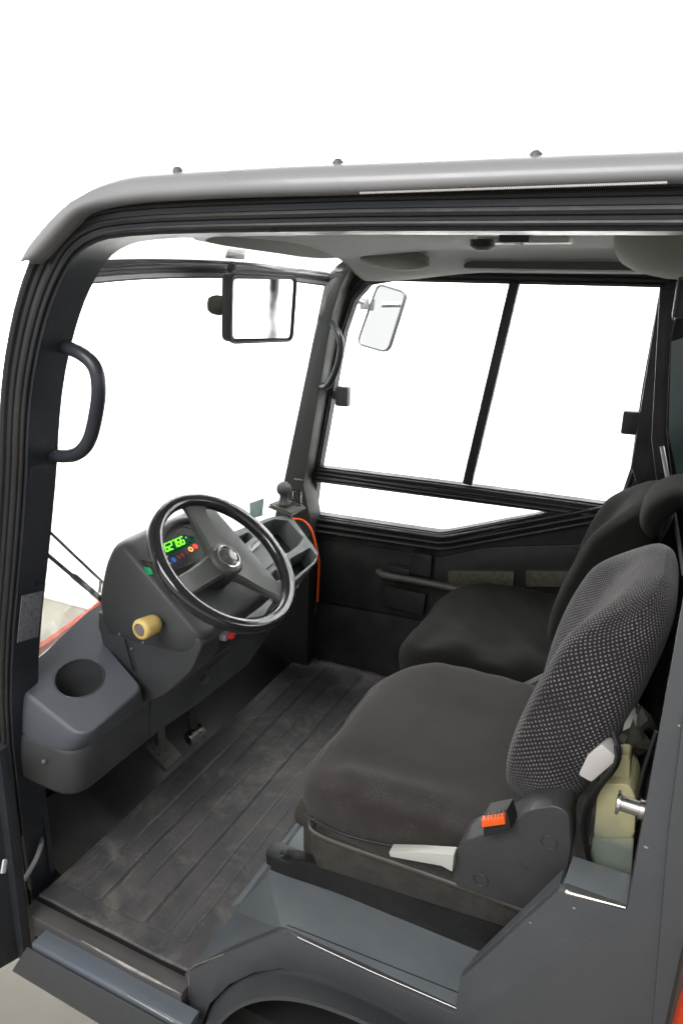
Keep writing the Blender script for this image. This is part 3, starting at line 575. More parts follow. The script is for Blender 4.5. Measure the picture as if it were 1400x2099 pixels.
# --- grab handle near pillar -------------------------------------------------
q = MB(); hpth = [P(118, 708, y=.07), P(132, 710, y=.06), P(165, 722, y=.05), P(197, 750, y=.05), P(204, 800, y=.05), P(196, 855, y=.05), P(184, 905, y=.05), P(160, 932, y=.05), P(125, 936, y=.06), P(90, 930, y=.075)]
q.tube(hpth, .0125, 14, sub=2); B(q, 'grab_handle', 'frame')

# --- interior mirror ---------------------------------------------------------
mc = [P(470, 560, x=-.965), P(607, 566, x=-.945), P(598, 698, x=-.965), P(468, 703, x=-.985)]
nrm = (mc[1] - mc[0]).cross(mc[3] - mc[0]).normalized()
if nrm.x < 0: nrm = -nrm
q = MB(); q.slab([p for p in rq(mc, 1.0, .13)], -nrm * .022, .004); q.tube(rq([p + nrm * .002 for p in mc], .975, .12), .0045, 8, closed=True)
im = B(q, 'rear_view_mirror', 'plastic')
q = MB(); q.slab([p + nrm * .0015 for p in rq([lerp(mc[0], mc[3], .02), mc[1], mc[2], lerp(mc[3], mc[0], .02)], .90, .1)], -nrm * .003); q.build('mirror_glass', M['mirror'], im, smooth=0)
q = MB(); q.tube([P(476, 545, x=-1.01), P(462, 570, x=-1.02), P(459, 600, x=-1.02)], .004, 8, sub=1); q.lathe([(.0001, -.004), (.010, -.004), (.012, .0), (.008, .006), (.0001, .008)], P(475, 547, x=-1.0), (1, -.3, 0), n=16); q.build('mirror_bracket', M['plastic'], im)
c = P(446, 625, x=-1.02); q = MB(); q.lathe([(.0001, -.026), (.014, -.023), (.021, -.014), (.0235, -.002), (.0235, .008), (.019, .014), (.0001, .014)], c, (.75, .6, -.1), n=24); q.build('mirror_ball', mat('olive_rubber', (.085, .08, .06), .6), im)

# --- dashboard ---------------------------------------------------------------
# near storage tray with cup holder
def rnd3(poly, r, n=5):
    out = []; m = len(poly)
    for i in range(m):
        p, a, b = poly[i], poly[i - 1], poly[(i + 1) % m]; d1 = a - p; d2 = b - p; k = min(r[i], d1.length * .48, d2.length * .48); s0 = p + d1.normalized() * k; e0 = p + d2.normalized() * k
        for j in range(n + 1): t = j / n; out.append(s0 * (1 - t) ** 2 + p * 2 * t * (1 - t) + e0 * t * t)
    return out
tn = Vector((.30, -.25, .92)).normalized(); tc0 = Vector((-1.122, .134, .545)); cr = .0525
def tp(px, py):
    v = r_ * ((px - CX) / F) + u_ * (-(py - CY) / F) + f_; return CAM + v * ((tc0 - CAM).dot(tn) / v.dot(tn))
SZ = .445
TP = [tp(*p) for p in ((172, 1510), (288, 1409), (214, 1322), (198, 1275), (222, 1230), (182, 1252), (84, 1346), (40, 1376), (44, 1408))]
SM = [Vector((-1.036, .020, SZ)), Vector((-1.037, .246, SZ))] + [Vector((p.x, p.y, SZ)) for p in TP[2:7]] + [P(30, 1480, z=SZ), P(52, 1510, z=SZ)]
RD = [.040, .018, .04, .04, .01, .05, .05, .01, .03]
TR = rnd3(TP, RD); SR = rnd3(SM, [.06, .02, .04, .04, .01, .05, .05, .01, .05])
tctr = sum(TR, Vector()) / len(TR)
def outw(p, d): v = p - tctr; v.z = 0; return v.normalized() * d
tu_ = Vector((0, 1, 0)); tu_ = (tu_ - tn * tu_.dot(tn)).normalized(); tv_ = tn.cross(tu_)
hole3 = [tc0 + (tu_ * math.cos(a) + tv_ * math.sin(a)) * (cr + .003) for a in [2 * math.pi * k / 48 for k in range(48)]]
q = MB(); flat = TR + hole3; fl2 = lambda p: Vector(((p - tc0).dot(tu_), (p - tc0).dot(tv_), 0))
q._add(flat, [tuple(t) for t in geometry.tessellate_polygon([[fl2(p) for p in TR], [fl2(p) for p in hole3]])])
R = []
for k_, o_ in ((0, 0), (.03, .003), (.08, .0055), (.17, .0065), (.45, .0055), (.97, .002), (1, .001)): R.append([a.lerp(b, k_) + outw(a, o_) for a, b in zip(TR, SR)])
q.rings(R, cap=False); tray = B(q, 'storage_tray', 'tray', smooth=65)
q = MB(); cz = tc0 + Vector((0, 0, -.088)); RR = []
for rr_, dn, fl_ in ((.003, .0, 0), (.0015, .0012, 0), (-.001, .0005, 0), (-.002, -.004, 0)): RR.append([tc0 + (tu_ * math.cos(a) + tv_ * math.sin(a)) * (cr + rr_) + tn * dn for a in [2 * math.pi * k / 48 for k in range(48)]])
base_c = [cz + (Vector((0, 1, 0)) * math.cos(a) + Vector((0, 0, 1)).cross(Vector((0, 1, 0))) * math.sin(a)) * .040 for a in [2 * math.pi * k / 48 for k in range(48)]]
for k_ in (.3, .7, .97): RR.append([a.lerp(b, k_) for a, b in zip(RR[3], base_c)])
RR.append([cz + (b - cz) * .93 + Vector((0, 0, -.002)) for b in base_c]); RR.append([cz + (b - cz) * .05 + Vector((0, 0, -.002)) for b in base_c])
q.rings(RR, cap=False); q.build('cup_holder', M['plastic'], tray, smooth=60)
q = MB(); q.lathe([(.0001, 0), (.030, 0), (.031, .003), (.028, .004), (.0001, .003)], cz, n=28); q.build('cup_insert', M['tray'], tray)
# lower bin below the tray, one body with the cross beam
q = MB(); R = []
LB = [Vector((-1.036, .020, 0)), Vector((-1.037, .36, 0)), Vector((-1.20, .38, 0)), Vector((-1.34, .38, 0)), Vector((-1.34, .20, 0)), Vector((-1.26, .08, 0)), P(35, 1500, z=SZ), P(56, 1512, z=SZ)]
LBo = [Vector((-1.044, .012, 0)), Vector((-1.045, .36, 0)), Vector((-1.20, .38, 0)), Vector((-1.33, .38, 0)), Vector((-1.33, .20, 0)), Vector((-1.26, .08, 0)), Vector((-1.25, .02, 0)), Vector((-1.20, .012, 0))]
r1_ = rnd3([Vector((p.x, p.y, 0)) for p in LB], [.06, .02, .01, .01, .05, .05, .01, .05]); r2_ = rnd3(LBo, [.06, .02, .01, .01, .05, .05, .01, .05]); lc_ = sum(r1_, Vector()) / len(r1_)
for k_, sh_, z_ in ((0, -.010, SZ - .002), (0, -.004, SZ - .006), (0, -.001, SZ - .014), (.4, 0, SZ - .05), (.9, -.003, SZ - .108), (1, -.010, SZ - .120), (1, -.03, SZ - .125)):
    row = []
    for a, b in zip(r1_, r2_):
        p = a.lerp(b, k_); v = (p - lc_).normalized(); row.append(Vector((p.x + v.x * sh_, p.y + v.y * sh_, z_)))
    R.append(row)
q.rings(R); B(q, 'lower_bin', 'plastic', smooth=50)
b = MB(); b.lathe([(.0001, 0), (.005, 0), (.004, .004), (.0001, .005)], P(91, 1561, y=.012), (0, -1, .2), n=12); B(b, 'bin_screw', 'bolt')
# cross shelf running to the far side
q = MB()
prof = [(-1.36, .452), (-1.044, .447), (-1.036, .443), (-1.0345, .43), (-1.042, .338), (-1.06, .325), (-1.20, .33), (-1.34, .36)]
ys2 = [.26, .45, .70, .95, 1.12]
dzs = [0, -.018, -.035, -.05, -.065]
R = [[Vector((x - .10 * sst(.6, 1.12, y), y, z + dz)) for x, z in prof] for y, dz in zip(ys2, dzs)]
q.rings(R); sh = B(q, 'dash_shelf', 'plastic')
q = MB(); q.tube([Vector((-1.0365 - .10 * sst(.6, 1.12, y), y, .4445 + dz)) for y, dz in zip(ys2, dzs)], .0025, 6); q.build('shelf_edge', M['dashgrey'], sh)
q = MB(); q.bar(P(425, 1375, x=-1.01), P(470, 1335, x=-1.0), .004, .004); q.lathe([(.0001, 0), (.012, 0), (.01, .012), (.0001, .012)], P(417, 1392, x=-1.015), (1, -.3, 0), n=14); q.build('shelf_latch', M['plastic'], sh)

# instrument pod
pod = [(-1.13, .60), (-1.147, .65), (-1.148, .70), (-1.115, .795), (-1.085, .842), (-1.055, .850), (-.955, .762), (-.856, .672), (-.852, .652), (-.868, .62), (-.90, .605), (-1.04, .60)]
PY0, PY1 = .228, .56
q = MB(); R = []
def podring(y, shr, bow=0):
    c = Vector((-1.0, .71)); return [Vector((c.x + (x - c.x) * (1 - shr), y, c.y + (z - c.y) * (1 - shr) + (bow if z > .8 else 0))) for x, z in rnd(pod, [.01, .03, .04, .04, .02, .02, .03, .03, .03, .03, .03, .01], 4)]
for y, s_, bw in ((PY0 + .0, .14, 0), (PY0 + .003, .09, 0), (PY0 + .010, .045, 0), (PY0 + .024, .012, 0), (PY0 + .045, .0, 0), (.33, 0, .0), (.38, 0, .0), (.44, 0, .0), (.50, 0, 0), (PY1 - .02, .02, 0), (PY1, .08, 0)): R.append(podring(y, s_, bw))
q.rings(R); podo = B(q, 'instrument_pod', 'plastic', smooth=60)
ck = [(-1.118, .44), (-1.142, .56), (-1.146, .66), (-.862, .66), (-.853, .645), (-.885, .575), (-.96, .495), (-1.05, .44)]
q = MB(); q.prism(rnd(ck, [.01, .03, .0, .0, .01, .02, .02, .02], 4), 'y', PY0 + .002, .335, .014, 3); q.build('pod_cheek', M['plastic'], podo, smooth=60)
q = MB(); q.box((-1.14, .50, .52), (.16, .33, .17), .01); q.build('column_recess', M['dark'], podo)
# cluster face: plane facing up and rearward
cn = Vector((.666, 0, .745)).normalized(); co = Vector((-.8939, .385, .7821)) - cn * .058
cu = Vector((.10, 1, 0)); cu = (cu - cn * cu.dot(cn)).normalized(); cv = cn.cross(cu) * -1
if cv.z < 0: cv = -cv
def on(u, v, h=0): return co + cu * u + cv * v + cn * h
def ray_on(px, py, h=0):
    v = r_ * ((px - CX) / F) + u_ * (-(py - CY) / F) + f_; t = (co + cn * h - CAM).dot(cn) / v.dot(cn); return CAM + v * t
cl = [ray_on(px, py) for px, py in ((333, 1108), (340, 1092), (355, 1082), (375, 1079), (395, 1086), (412, 1102), (428, 1128), (420, 1140), (362, 1172), (350, 1160))]
q = MB(); q.slab(cl, -cn * .03); q.build('cluster_bezel', M['dark'], podo)
q = MB(); q.tube([p + cn * .001 for p in cl], .0028, 8, closed=True, sub=1); q.build('bezel_rim', M['plastic'], podo)
hood = [ray_on(px, py, .0) for px, py in ((326, 1118), (330, 1095), (345, 1078), (366, 1068), (395, 1066), (420, 1076), (440, 1100))]
q = MB(); q.tube([p - cn * .002 for p in hood], .012, 10, sub=2); q.build('cluster_hood', M['plastic'], podo, smooth=60)
q = MB(); q.slab([ray_on(x, y, .002) for x, y in ((337, 1118), (377, 1096), (398, 1100), (400, 1112), (345, 1139))], -cn * .0015); q.build('display_window', mat('display_dark', (.01, .03, .02), .2, emis=(0, .06, .03), es=.6), podo, smooth=0)
# digits 62766 from seven segments
SEG = {'6': 'afgecd', '2': 'abged', '7': 'abc'}
dm = MB(); o0, oR, oU = ray_on(341, 1131, .0045), ray_on(381, 1113, .0045), ray_on(336, 1116, .0045)
eu = (oR - o0); ev = (oU - o0)
for k, ch in enumerate('62766'):
    def q2(a, b): return o0 + eu * ((k + a * .72) / 5) + ev * b
    sg = {'a': ((0, 1), (1, 1)), 'b': ((1, 1), (1, .5)), 'c': ((1, .5), (1, 0)), 'd': ((0, 0), (1, 0)), 'e': ((0, 0), (0, .5)), 'f': ((0, .5), (0, 1)), 'g': ((0, .5), (1, .5))}
    for s_ in SEG[ch]:
        (a, b), (c_, d_) = sg[s_]; dm.bar(q2(a, b), q2(c_, d_), .0026, .0008, up=cn)
dm.build('display_digits', mat('green_segments', (.1, .6, .02), .4, emis=(.22, 1, .03), es=1.6), podo, smooth=0)
def lampm(name, colr, e, lst, rad):
    q = MB()
    for x, y in lst: q.lathe([(.0001, -.001), (rad, -.001), (rad, .001), (.0001, .0012)], ray_on(x, y, .002), cn, n=14)
    q.build(name, mat(name + '_mat', colr, .4, emis=colr, es=e), podo, smooth=0)
lampm('warning_lamp', (1, .05, .03), 1.3, [(400, 1120)], .0065)
q = MB(); q.tube([ray_on(391, 1126, .003) + (cu * math.cos(a) + cv * math.sin(a)) * .0055 for a in [k * math.pi / 8 for k in range(16)]], .0016, 6, closed=True); q.build('amber_lamp', mat('amber_ring', (1, .55, .15), .4, emis=(1, .5, .12), es=1.0), podo)
lampm('blue_lamp', (.05, .13, .6), .55, [(356, 1148)], .0068)
for p_ in ((366, 1142), (374, 1138)): lampm('pink_lamp', (.30, .05, .05), .35, [p_], .005)
lampm('violet_lamp', (.2, .02, .14), .35, [(383, 1134)], .0048)
for p_ in ((381, 1102), (349, 1155), (343, 1141)): lampm('white_lamp', (.8, .8, .8), .5, [p_], .002)
# rocker switch on the pod shoulder
q = MB(); q.slab([P(286, 1146, y=.240), P(303, 1149, y=.240), P(315, 1188, y=.236), P(297, 1188, y=.234)], (-.006, .02, -.01), .002); sw = q.build('rocker_switch', M['dark'], podo)
q = MB(); q.slab([P(294, 1162, y=.235), P(306, 1164, y=.235), P(312, 1178, y=.232), P(299, 1179, y=.231)], (-.004, .01, -.004), .001); q.build('switch_lens', M['greensw'], podo)
# yellow knobbed lever and its socket
k0, k1 = P(320, 1277, y=.215), P(286, 1292, y=.165); ax_ = (k1 - k0)
L_ = ax_.length; q = MB(); q.lathe([(.0001, -.0), (.017, 0), (.021, .006), (.022, .02), (.0235, L_ * .8), (.0225, L_ * .95), (.019, L_), (.0145, L_ + .001), (.0145, L_ - .004), (.0001, L_ - .004)], k0, ax_, n=32); kb = B(q, 'yellow_knob', 'yellow', smooth=50)
q = MB(); q.lathe([(.0001, 0), (.0135, 0), (.012, .003), (.0001, .0035)], k0 + ax_.normalized() * (L_ - .003), ax_, n=24); q.build('knob_cap', mat('grey_cap', (.16, .14, .15), .5), kb)
q = MB(); q.tube([k0, k0 - ax_.normalized() * .04], .006, 8); q.build('knob_stem', M['dark'], kb)
q = MB(); q.lathe([(.0001, 0), (.019, 0), (.019, .006), (.015, .009), (.012, .004), (.0001, .003)], P(342, 1262, y=.245), (.3, -1, .2), n=24); B(q, 'ignition_socket', 'dark')
q = MB()
for x, y in ((245, 1300), (294, 1317), (270, 1330)):
    q = MB(); q.lathe([(.0001, 0), (.0035, 0), (.003, .002), (.0001, .0025)], P(x, y, y=.226), (0, -1, 0), n=10); q.build('pod_screw', M['bolt'], podo)
q = MB(); q.bar(P(256, 1310, y=.22), P(273, 1376, y=.22), .003, .003); B(q, 'pod_seam', 'dark')

# centre console trays: slanted face with pockets
cpl = lambda px, py: None
fo = P(560, 1120, y=.85); fn = Vector((.55, 0, .84)).normalized()
fo = Vector((-1.05, .85, .60))
def fr_(px, py, h=0):
    v = r_ * ((px - CX) / F) + u_ * (-(py - CY) / F) + f_; t = (fo + fn * h - CAM).dot(fn) / v.dot(fn); return CAM + v * t
outl = [(458, 1098), (548, 1062), (566, 1058), (595, 1056), (652, 1132), (648, 1152), (604, 1192), (520, 1250), (440, 1280), (430, 1200)]
pk = [[(478, 1106), (508, 1090), (520, 1100), (488, 1128)],
      [(537, 1074), (562, 1064), (590, 1066), (622, 1102), (612, 1118), (590, 1134), (560, 1130)],
      [(593, 1146), (636, 1122), (650, 1140), (642, 1152), (604, 1184)],
      [(552, 1180), (566, 1166), (578, 1186), (568, 1192)],
      [(464, 1244), (500, 1226), (560, 1232), (540, 1262), (486, 1272)]]
tu = Vector((0, 1, 0)); tv = fn.cross(tu)
def to2(p): d_ = p - fo; return (d_.dot(tu), d_.dot(tv))
O2 = [to2(fr_(*p)) for p in outl]; K2 = [rnd([to2(fr_(*p)) for p in k], .008, 3) for k in pk]
q = MB(); loops = [O2] + K2
tess = geometry.tessellate_polygon([[Vector((a, b, 0)) for a, b in lp] for lp in loops]); flat = [p for lp in loops for p in lp]; n_ = len(flat)
def w3(p, h): return fo + tu * p[0] + tv * p[1] + fn * h
V = [w3(p, 0) for p in flat] + [w3(p, -.07) for p in flat]; Fc = [tuple(t) for t in tess] + [tuple(n_ + i for i in t)[::-1] for t in tess]; b_ = 0
for lp in loops:
    k = len(lp); Fc += [(b_ + i, b_ + (i + 1) % k, n_ + b_ + (i + 1) % k, n_ + b_ + i) for i in range(k)]; b_ += k
q._add(V, Fc, .0022); con = B(q, 'centre_console', 'dashgrey')
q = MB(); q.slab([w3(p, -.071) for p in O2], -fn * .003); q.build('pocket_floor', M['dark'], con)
bot = [w3(p, -.07) for p in O2]
q = MB(); R = [[w3(p, -.004) for p in off2(O2, -.002)], [w3(p, -.12) for p in off2(O2, .0)], [Vector((min(-1.04, w3(p, -.15).x), w3(p, -.15).y, .40)) for p in O2]]
q.rings([R[1], R[2]]); q.build('console_body', M['plastic'], con)
# glossy folded tool lying in the pocket
q = MB(); q.slab([fr_(492, 1138, .002), fr_(522, 1108, .002), fr_(536, 1116, .002), fr_(500, 1150, .002)], fn * .014, .005); tool = B(q, 'control_panel', mat('glossy_panel', (.13, .13, .15), .15, coat=.5, var=.5, vs=60))
q = MB(); q.slab([fr_(515, 1160, .004), fr_(552, 1138, .004), fr_(565, 1152, .004), fr_(533, 1176, .004)], fn * .004, .002); B(q, 'blank_plate', 'tray')
# key with red tag under the wheel
q = MB(); q.lathe([(.0001, 0), (.019, 0), (.019, .01), (.013, .012), (.0001, .012)], P(452, 1306, y=.33), (1, -.4, .2), n=20); kk = B(q, 'ignition_lock', 'dark')
q = MB(); q.box(P(461, 1304, y=.31), (.02, .022, .016), .004); q.build('key_head', M['bolt'], kk)
q = MB(); q.lathe([(.0001, 0), (.008, .0), (.009, .006), (.006, .012), (.0001, .013)], P(473, 1302, y=.30), (.6, -.5, .2), n=16); q.build('key_tag', M['red'], kk)
# ball mount on the dash corner
bc = P(586, 1040, y=1.08); q = MB()
q.slab([P(549, 1037, y=1.06), P(583, 1024, y=1.13), P(627, 1039, y=1.14), P(598, 1056, y=1.07)], (0, 0, -.007), .002)
q.slab([P(551, 1033, y=1.06), P(583, 1021, y=1.13), P(624, 1036, y=1.14), P(597, 1052, y=1.07)], (0, 0, -.0025), .0008)
q.bar(P(590, 1046, y=1.1), P(590, 1085, y=1.1), .03, .02, .002)
bmt = B(q, 'ball_mount', mat('mount_rubber', (.085, .082, .075), .5, bump=.3))
c = P(582, 1002, y=1.09); q = MB(); q.lathe([(.0001, -.052), (.022, -.051), (.017, -.040), (.014, -.030), (.0145, -.0205)] + [(.025 * math.sin(a), -.025 * math.cos(a)) for a in [math.pi * k / 14 for k in range(3, 14)]] + [(.0001, .025)], c, n=24); q.build('mount_ball', mat('ball_rubber', (.06, .06, .062), .55, bump=.2), bmt)
c = P(609, 1030, y=1.13); q = MB(); q.lathe([(.0001, 0), (.0165, 0), (.015, .046), (.013, .05), (.0001, .05)], c + Vector((0, 0, -.008)), n=14); q.build('clear_cap', M['clear'], bmt)
q = MB(); q.box(P(613, 982, y=1.22), (.035, .012, .005), .001); q.lathe([(.0001, 0), (.004, 0), (.0001, .003)], P(622, 987, y=1.225), (0, -1, 0), n=8); q.lathe([(.0001, 0), (.004, 0), (.0001, .003)], P(604, 992, y=1.225), (0, -1, 0), n=8); B(q, 'pillar_clip', 'bolt')
# orange cable
q = MB(); q.tube([P(598, 1064, y=1.16), P(620, 1064, y=1.19), P(640, 1085, y=1.2), P(648, 1120, y=1.2), P(655, 1150, y=1.21), P(653, 1190, y=1.22), P(651, 1232, y=1.23)], .0042, 8, sub=2); cb = B(q, 'orange_cable', 'orange')
q = MB(); q.tube([P(651, 1232, y=1.23), P(648, 1255, y=1.23)], .006, 8); q.build('cable_plug', M['dark'], cb)
# green sticker on the windshield
q = MB(); q.slab([P(511, 1031, x=-1.26), P(540, 1021, x=-1.26), P(537, 1057, x=-1.26), P(512, 1064, x=-1.26)], (.002, 0, 0)); B(q, 'windshield_sticker', 'green')
# wiper outside the windshield
q = MB(); q.bar(P(72, 1062, x=-1.40), P(214, 1197, x=-1.40), .006, .006); q.bar(P(70, 1114, x=-1.41), P(210, 1232, x=-1.40), .006, .009); q.bar(P(150, 1180, x=-1.40), P(216, 1236, x=-1.39), .016, .014, .003); q.tube([P(206, 1192, x=-1.4), P(204, 1215, x=-1.4)], .004, 6); B(q, 'wiper', 'dark')
# front bonnet edge, orange
q = MB(); R = []
hp_ = [P(20, 1358, x=-1.41), P(50, 1343, x=-1.42), P(110, 1304, x=-1.43), P(184, 1251, x=-1.44), P(300, 1170, x=-1.44)]
q.rings([[v + Vector((-.014, -.0, -.004)), v + Vector((-.006, 0, .001)), v + Vector((.004, 0, -.004)), v + Vector((.006, 0, -.16)), v + Vector((-.014, -.0, -.16))] for v in hp_]); B(q, 'bonnet_edge', 'orangepaint', smooth=40)
# front wall under the windshield (fire wall) and footwell slope
q = MB(); q.slab([Vector((-1.40, .075, .44)), Vector((-1.40, 1.25, .40)), Vector((-1.34, 1.25, .0)), Vector((-1.34, .075, .0))], (-.02, 0, 0)); 
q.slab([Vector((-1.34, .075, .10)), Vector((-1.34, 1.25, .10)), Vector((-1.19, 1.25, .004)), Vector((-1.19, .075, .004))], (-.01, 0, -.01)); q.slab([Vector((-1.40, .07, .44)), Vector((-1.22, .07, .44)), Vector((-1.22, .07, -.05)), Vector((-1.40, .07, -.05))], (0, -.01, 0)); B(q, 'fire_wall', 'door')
# pedals
pc = P(335, 1543, z=.15); q = MB(); Rp = Matrix.Rotation(math.radians(38), 3, 'Y')
q.box(pc, (.085, .070, .014), .005, Rp)
for k in range(3): q.box(pc + Rp @ Vector((-.022 + .02 * k, 0, .008)), (.007, .044, .005), .001, Rp)
q.bar(pc, pc + Vector((-.05, .05, .14)), .02, .012); B(q, 'brake_pedal', 'underbody')
pc = P(399, 1506, z=.15); q = MB(); q.lathe([(.0001, -.026), (.019, -.026), (.019, .026), (.0001, .026)], pc, (.25, 1, .15), n=20); ap = B(q, 'pedal_roller', 'steel')
q = MB(); q.bar(pc, pc + Vector((-.05, .05, .13)), .018, .012); q.build('roller_arm', M['dark'], ap)

# --- steering wheel ---------------------------------------------------------
wn = Vector((.666, 0, .745)).normalized(); Sc = (.8718 + .385) / (.8718 + .4576)
wc = CAM + (Vector((-.94555, .4576, .74644)) - CAM) * Sc; wr = .205 * Sc
wu = Vector((0, 1, 0)); wv = wn.cross(wu); wv = wv if wv.z > 0 else -wv      # wv points up and forward
rt = .0168
q = MB(); R = []
for k in range(72):
    a = 2 * math.pi * k / 72; dr = wu * math.cos(a) + wv * math.sin(a); c = wc + dr * (wr - rt); fin = .0008 * (k % 2)
    ring = []
    for j in range(14):
        b = 2 * math.pi * j / 14; x_, y_ = rt * math.cos(b), rt * 1.05 * math.sin(b)
        if abs(b - math.pi / 2) < .5: y_ *= .86
        ring.append(c + dr * x_ + wn * y_)
    R.append(ring)
q.rings(R, loop=True); sw = B(q, 'steering_wheel', 'rim', smooth=60)
def pang(px, py):
    v = r_ * ((px - CX) / F) + u_ * (-(py - CY) / F) + f_; t = (wc - CAM).dot(wn) / v.dot(wn); d_ = CAM + v * t - wc; return math.atan2(d_.dot(wv), d_.dot(wu))
hubc = wc + wn * -.006
for px, py in ((408, 1045), (590, 1215), (378, 1200)):
    a = pang(px, py); dr = wu * math.cos(a) + wv * math.sin(a); td = wn.cross(dr)
    q = MB(); R = []
    for t, wd, th, sink in ((.12, .034, .012, .0), (.3, .029, .010, -.002), (.55, .026, .008, -.006), (.76, .027, .008, -.004), (.86, .036, .008, .0), (.93, .058, .006, .002)):
        c = hubc + dr * (wr * t) + wn * sink; R.append([c + td * wd + wn * th * .3, c + td * (wd * .8) + wn * th, c - td * (wd * .8) + wn * th, c - td * wd + wn * th * .3, c - td * wd - wn * th, c + td * wd - wn * th])
    q.rings(R); q.build('wheel_spoke', M['spoke'], sw, smooth=25)
hc_ = hubc
q = MB(); q.lathe([(.0001, -.07), (.040, -.07), (.044, -.03), (.045, .006), (.043, .014), (.038, .019), (.032, .0205), (.0001, .0205)], hc_, wn, n=40); q.build('wheel_hub', M['spoke'], sw, smooth=40)
q = MB(); q.lathe([(.0235, .0204), (.0305, .0204), (.0305, .0235), (.028, .0245), (.0245, .022), (.0235, .0204)], hc_, wn, n=40); q.build('hub_ring', M['steel'], sw, smooth=50)
q = MB(); q.lathe([(.0001, .0208), (.024, .0208), (.023, .0225), (.0001, .024)], hc_, wn, n=32); q.build('hub_badge', mat('badge_gloss', (.09, .10, .10), .12, coat=.5, var=.9, vs=45), sw, smooth=50)
q = MB(); q.lathe([(.0001, -.16), (.052, -.16), (.05, -.07), (.036, -.03), (.0001, -.03)], hc_, wn, n=24); q.build('steering_column', M['plastic'], sw, smooth=40)

# --- seats ------------------------------------------------------------------
def cushion(parent, y0, y1, x0, x1, zt, zb, m, name='seat_cushion', wr_=0.0, seed=0, near_folds=True):
    yc, hw = (y0 + y1) / 2, (y1 - y0) / 2; n = 64; R = []; L = 34
    for i in range(L + 1):
        t = i / L; x = lerp(x0, x1, t); e = min(1, (1 - abs(2 * t - 1) ** 6) ** (1 / 2.2)) if 0 < t < 1 else .02
        zm = lerp(zb, zt, .46); hh = (zt - zb) * .54; ring = []
        wy = hw * (.90 + .10 * sst(0, .45, t)) * (.25 + .75 * e) if e < 1 else hw
        for k in range(n):
            a = 2 * math.pi * k / n; ca, sa = math.cos(a), math.sin(a)
            yy = math.copysign(abs(ca) ** .55, ca); zz = math.copysign(abs(sa) ** .72, sa)
            z = zm + zz * hh * e
            if sa > 0: z += (.032 * abs(yy) ** 2.6 - .024 * (1 - yy * yy)) * e * sst(0, .3, t) - .012 * sst(.75, 1, t)
            z -= .02 * sst(.35, 0, t)
            ww = wr_ * (math.sin(yy * 9 + t * 17 + seed) * math.sin(t * 23 - yy * 6) + .6 * math.sin(t * 41 + yy * 13 + seed))
            if sa > .2 and near_folds:
                ya = yc + yy * wy; env = sst(.06, .25, t) * sst(.85, .6, t); g_ = lambda c_, w_: math.exp(-((ya - c_) / w_) ** 2)
                z += env * (.007 * g_(.150 + .03 * t, .018) - .008 * g_(.205 + .06 * t, .028) + .003 * g_(.27 + .02 * math.sin(t * 9), .02) - .003 * g_(.50 - .05 * t, .03))
            if sa > .2 and not near_folds:
                z += .010 * math.sin(20 * (t * .9 + .28 * yy) + 1.2 * math.sin(3 * yy)) * sst(.05, .2, t) * sst(1, .8, abs(yy)) * (.4 + .6 * sst(.4, -.6, yy))
            ring.append(Vector((x + .022 * (1 - yy * yy) * (1 - t) ** 3, yc + yy * wy, z + ww * (sa > .2))))
        R.append(ring)
    q = MB(); q.rings(R); return q.build(name, M[m], parent, smooth=80) 
def backrest(parent, yc, m, base, topp, wb, wm, wtp, th=.055, bol=.04, name='backrest', nr=44, back=0.0):
    base, topp = Vector(base), Vector(topp); R = []; L = nr; n = 72
    ax = Vector((topp[0] - base[0], 0, topp[2] - base[2])); Ln = ax.length; ax.normalize(); fwd = Vector((-ax.z, 0, ax.x))
    for i in range(L + 1):
        t = i / L; e = (1 - abs(2 * t - 1) ** 7) ** (1 / 2.2) if 0 < t < 1 else .03
        hw = (lerp(wb, wm, sst(0, .35, t)) if t < .45 else lerp(wm, wtp, sst(.45, 1, t))) * (.35 + .65 * e)
        c = base + ax * (Ln * t) + fwd * (.025 * math.sin(math.pi * t * 1.1)); ring = []
        for k in range(n):
            a = 2 * math.pi * k / n; ca, sa = math.cos(a), math.sin(a)
            yy = math.copysign(abs(ca) ** .6, ca); dd = math.copysign(abs(sa) ** .75, sa) * th * e
            if sa < 0: dd *= 1 + back * math.sin(math.pi * t) ** .8
            if sa > 0: dd += bol * sst(.25, .8, abs(yy)) * (1 - .9 * sst(.93, 1, abs(yy))) * e * sst(1, .7, t)
            ring.append(c + Vector((0, yy * hw, 0)) + fwd * dd)
        R.append(ring)
    q = MB(); q.rings(R); return q.build(name, M[m], parent, smooth=80)
def seat(name, y0, y1, fab, backfab, dyz=0.0, near=True):
    base = MB(); yc = (y0 + y1) / 2
    base.box(((-.55 - .02) / 2, yc, .345), (.54, (y1 - y0) - .06, .10), .018)
    so = B(base, name, 'underbody')
    
    for yy_ in (y0 + .035, y1 - .05):
        rl = MB(); rl.box((-.33, yy_, .268), (.60, .035, .034), .002); rl.build('seat_rail', M['door'], so)
    return so
ds = seat('driver_seat', .10, .65, 'seatfab', 'dots')
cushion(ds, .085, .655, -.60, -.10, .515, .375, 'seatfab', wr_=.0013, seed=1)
q = MB(); q.tube([P(625, 1672, y=.082), P(700, 1712, y=.079), P(800, 1735, y=.078), P(900, 1748, y=.080)], .0022, 6, sub=2); q.build('cushion_piping', M['dark'], ds)
q = MB(); q.box((-.32, .37, .395), (.50, .50, .05), .02); q.build('seat_pan', M['underbody'], ds)
q = MB()
for x_, z_ in ((-.62, .252), ): q.box((-.598, .128, .287), (.055, .040, .0035), .001)
q.build('rail_end', M['frame'], ds); q = MB(); q.lathe([(.0001, 0), (.005, 0), (.005, .003), (.0001, .003)], P(578, 1752, y=.105) + Vector((0, 0, .004)), (0, 0, 1), n=12); q.build('rail_hole', M['dark'], ds)
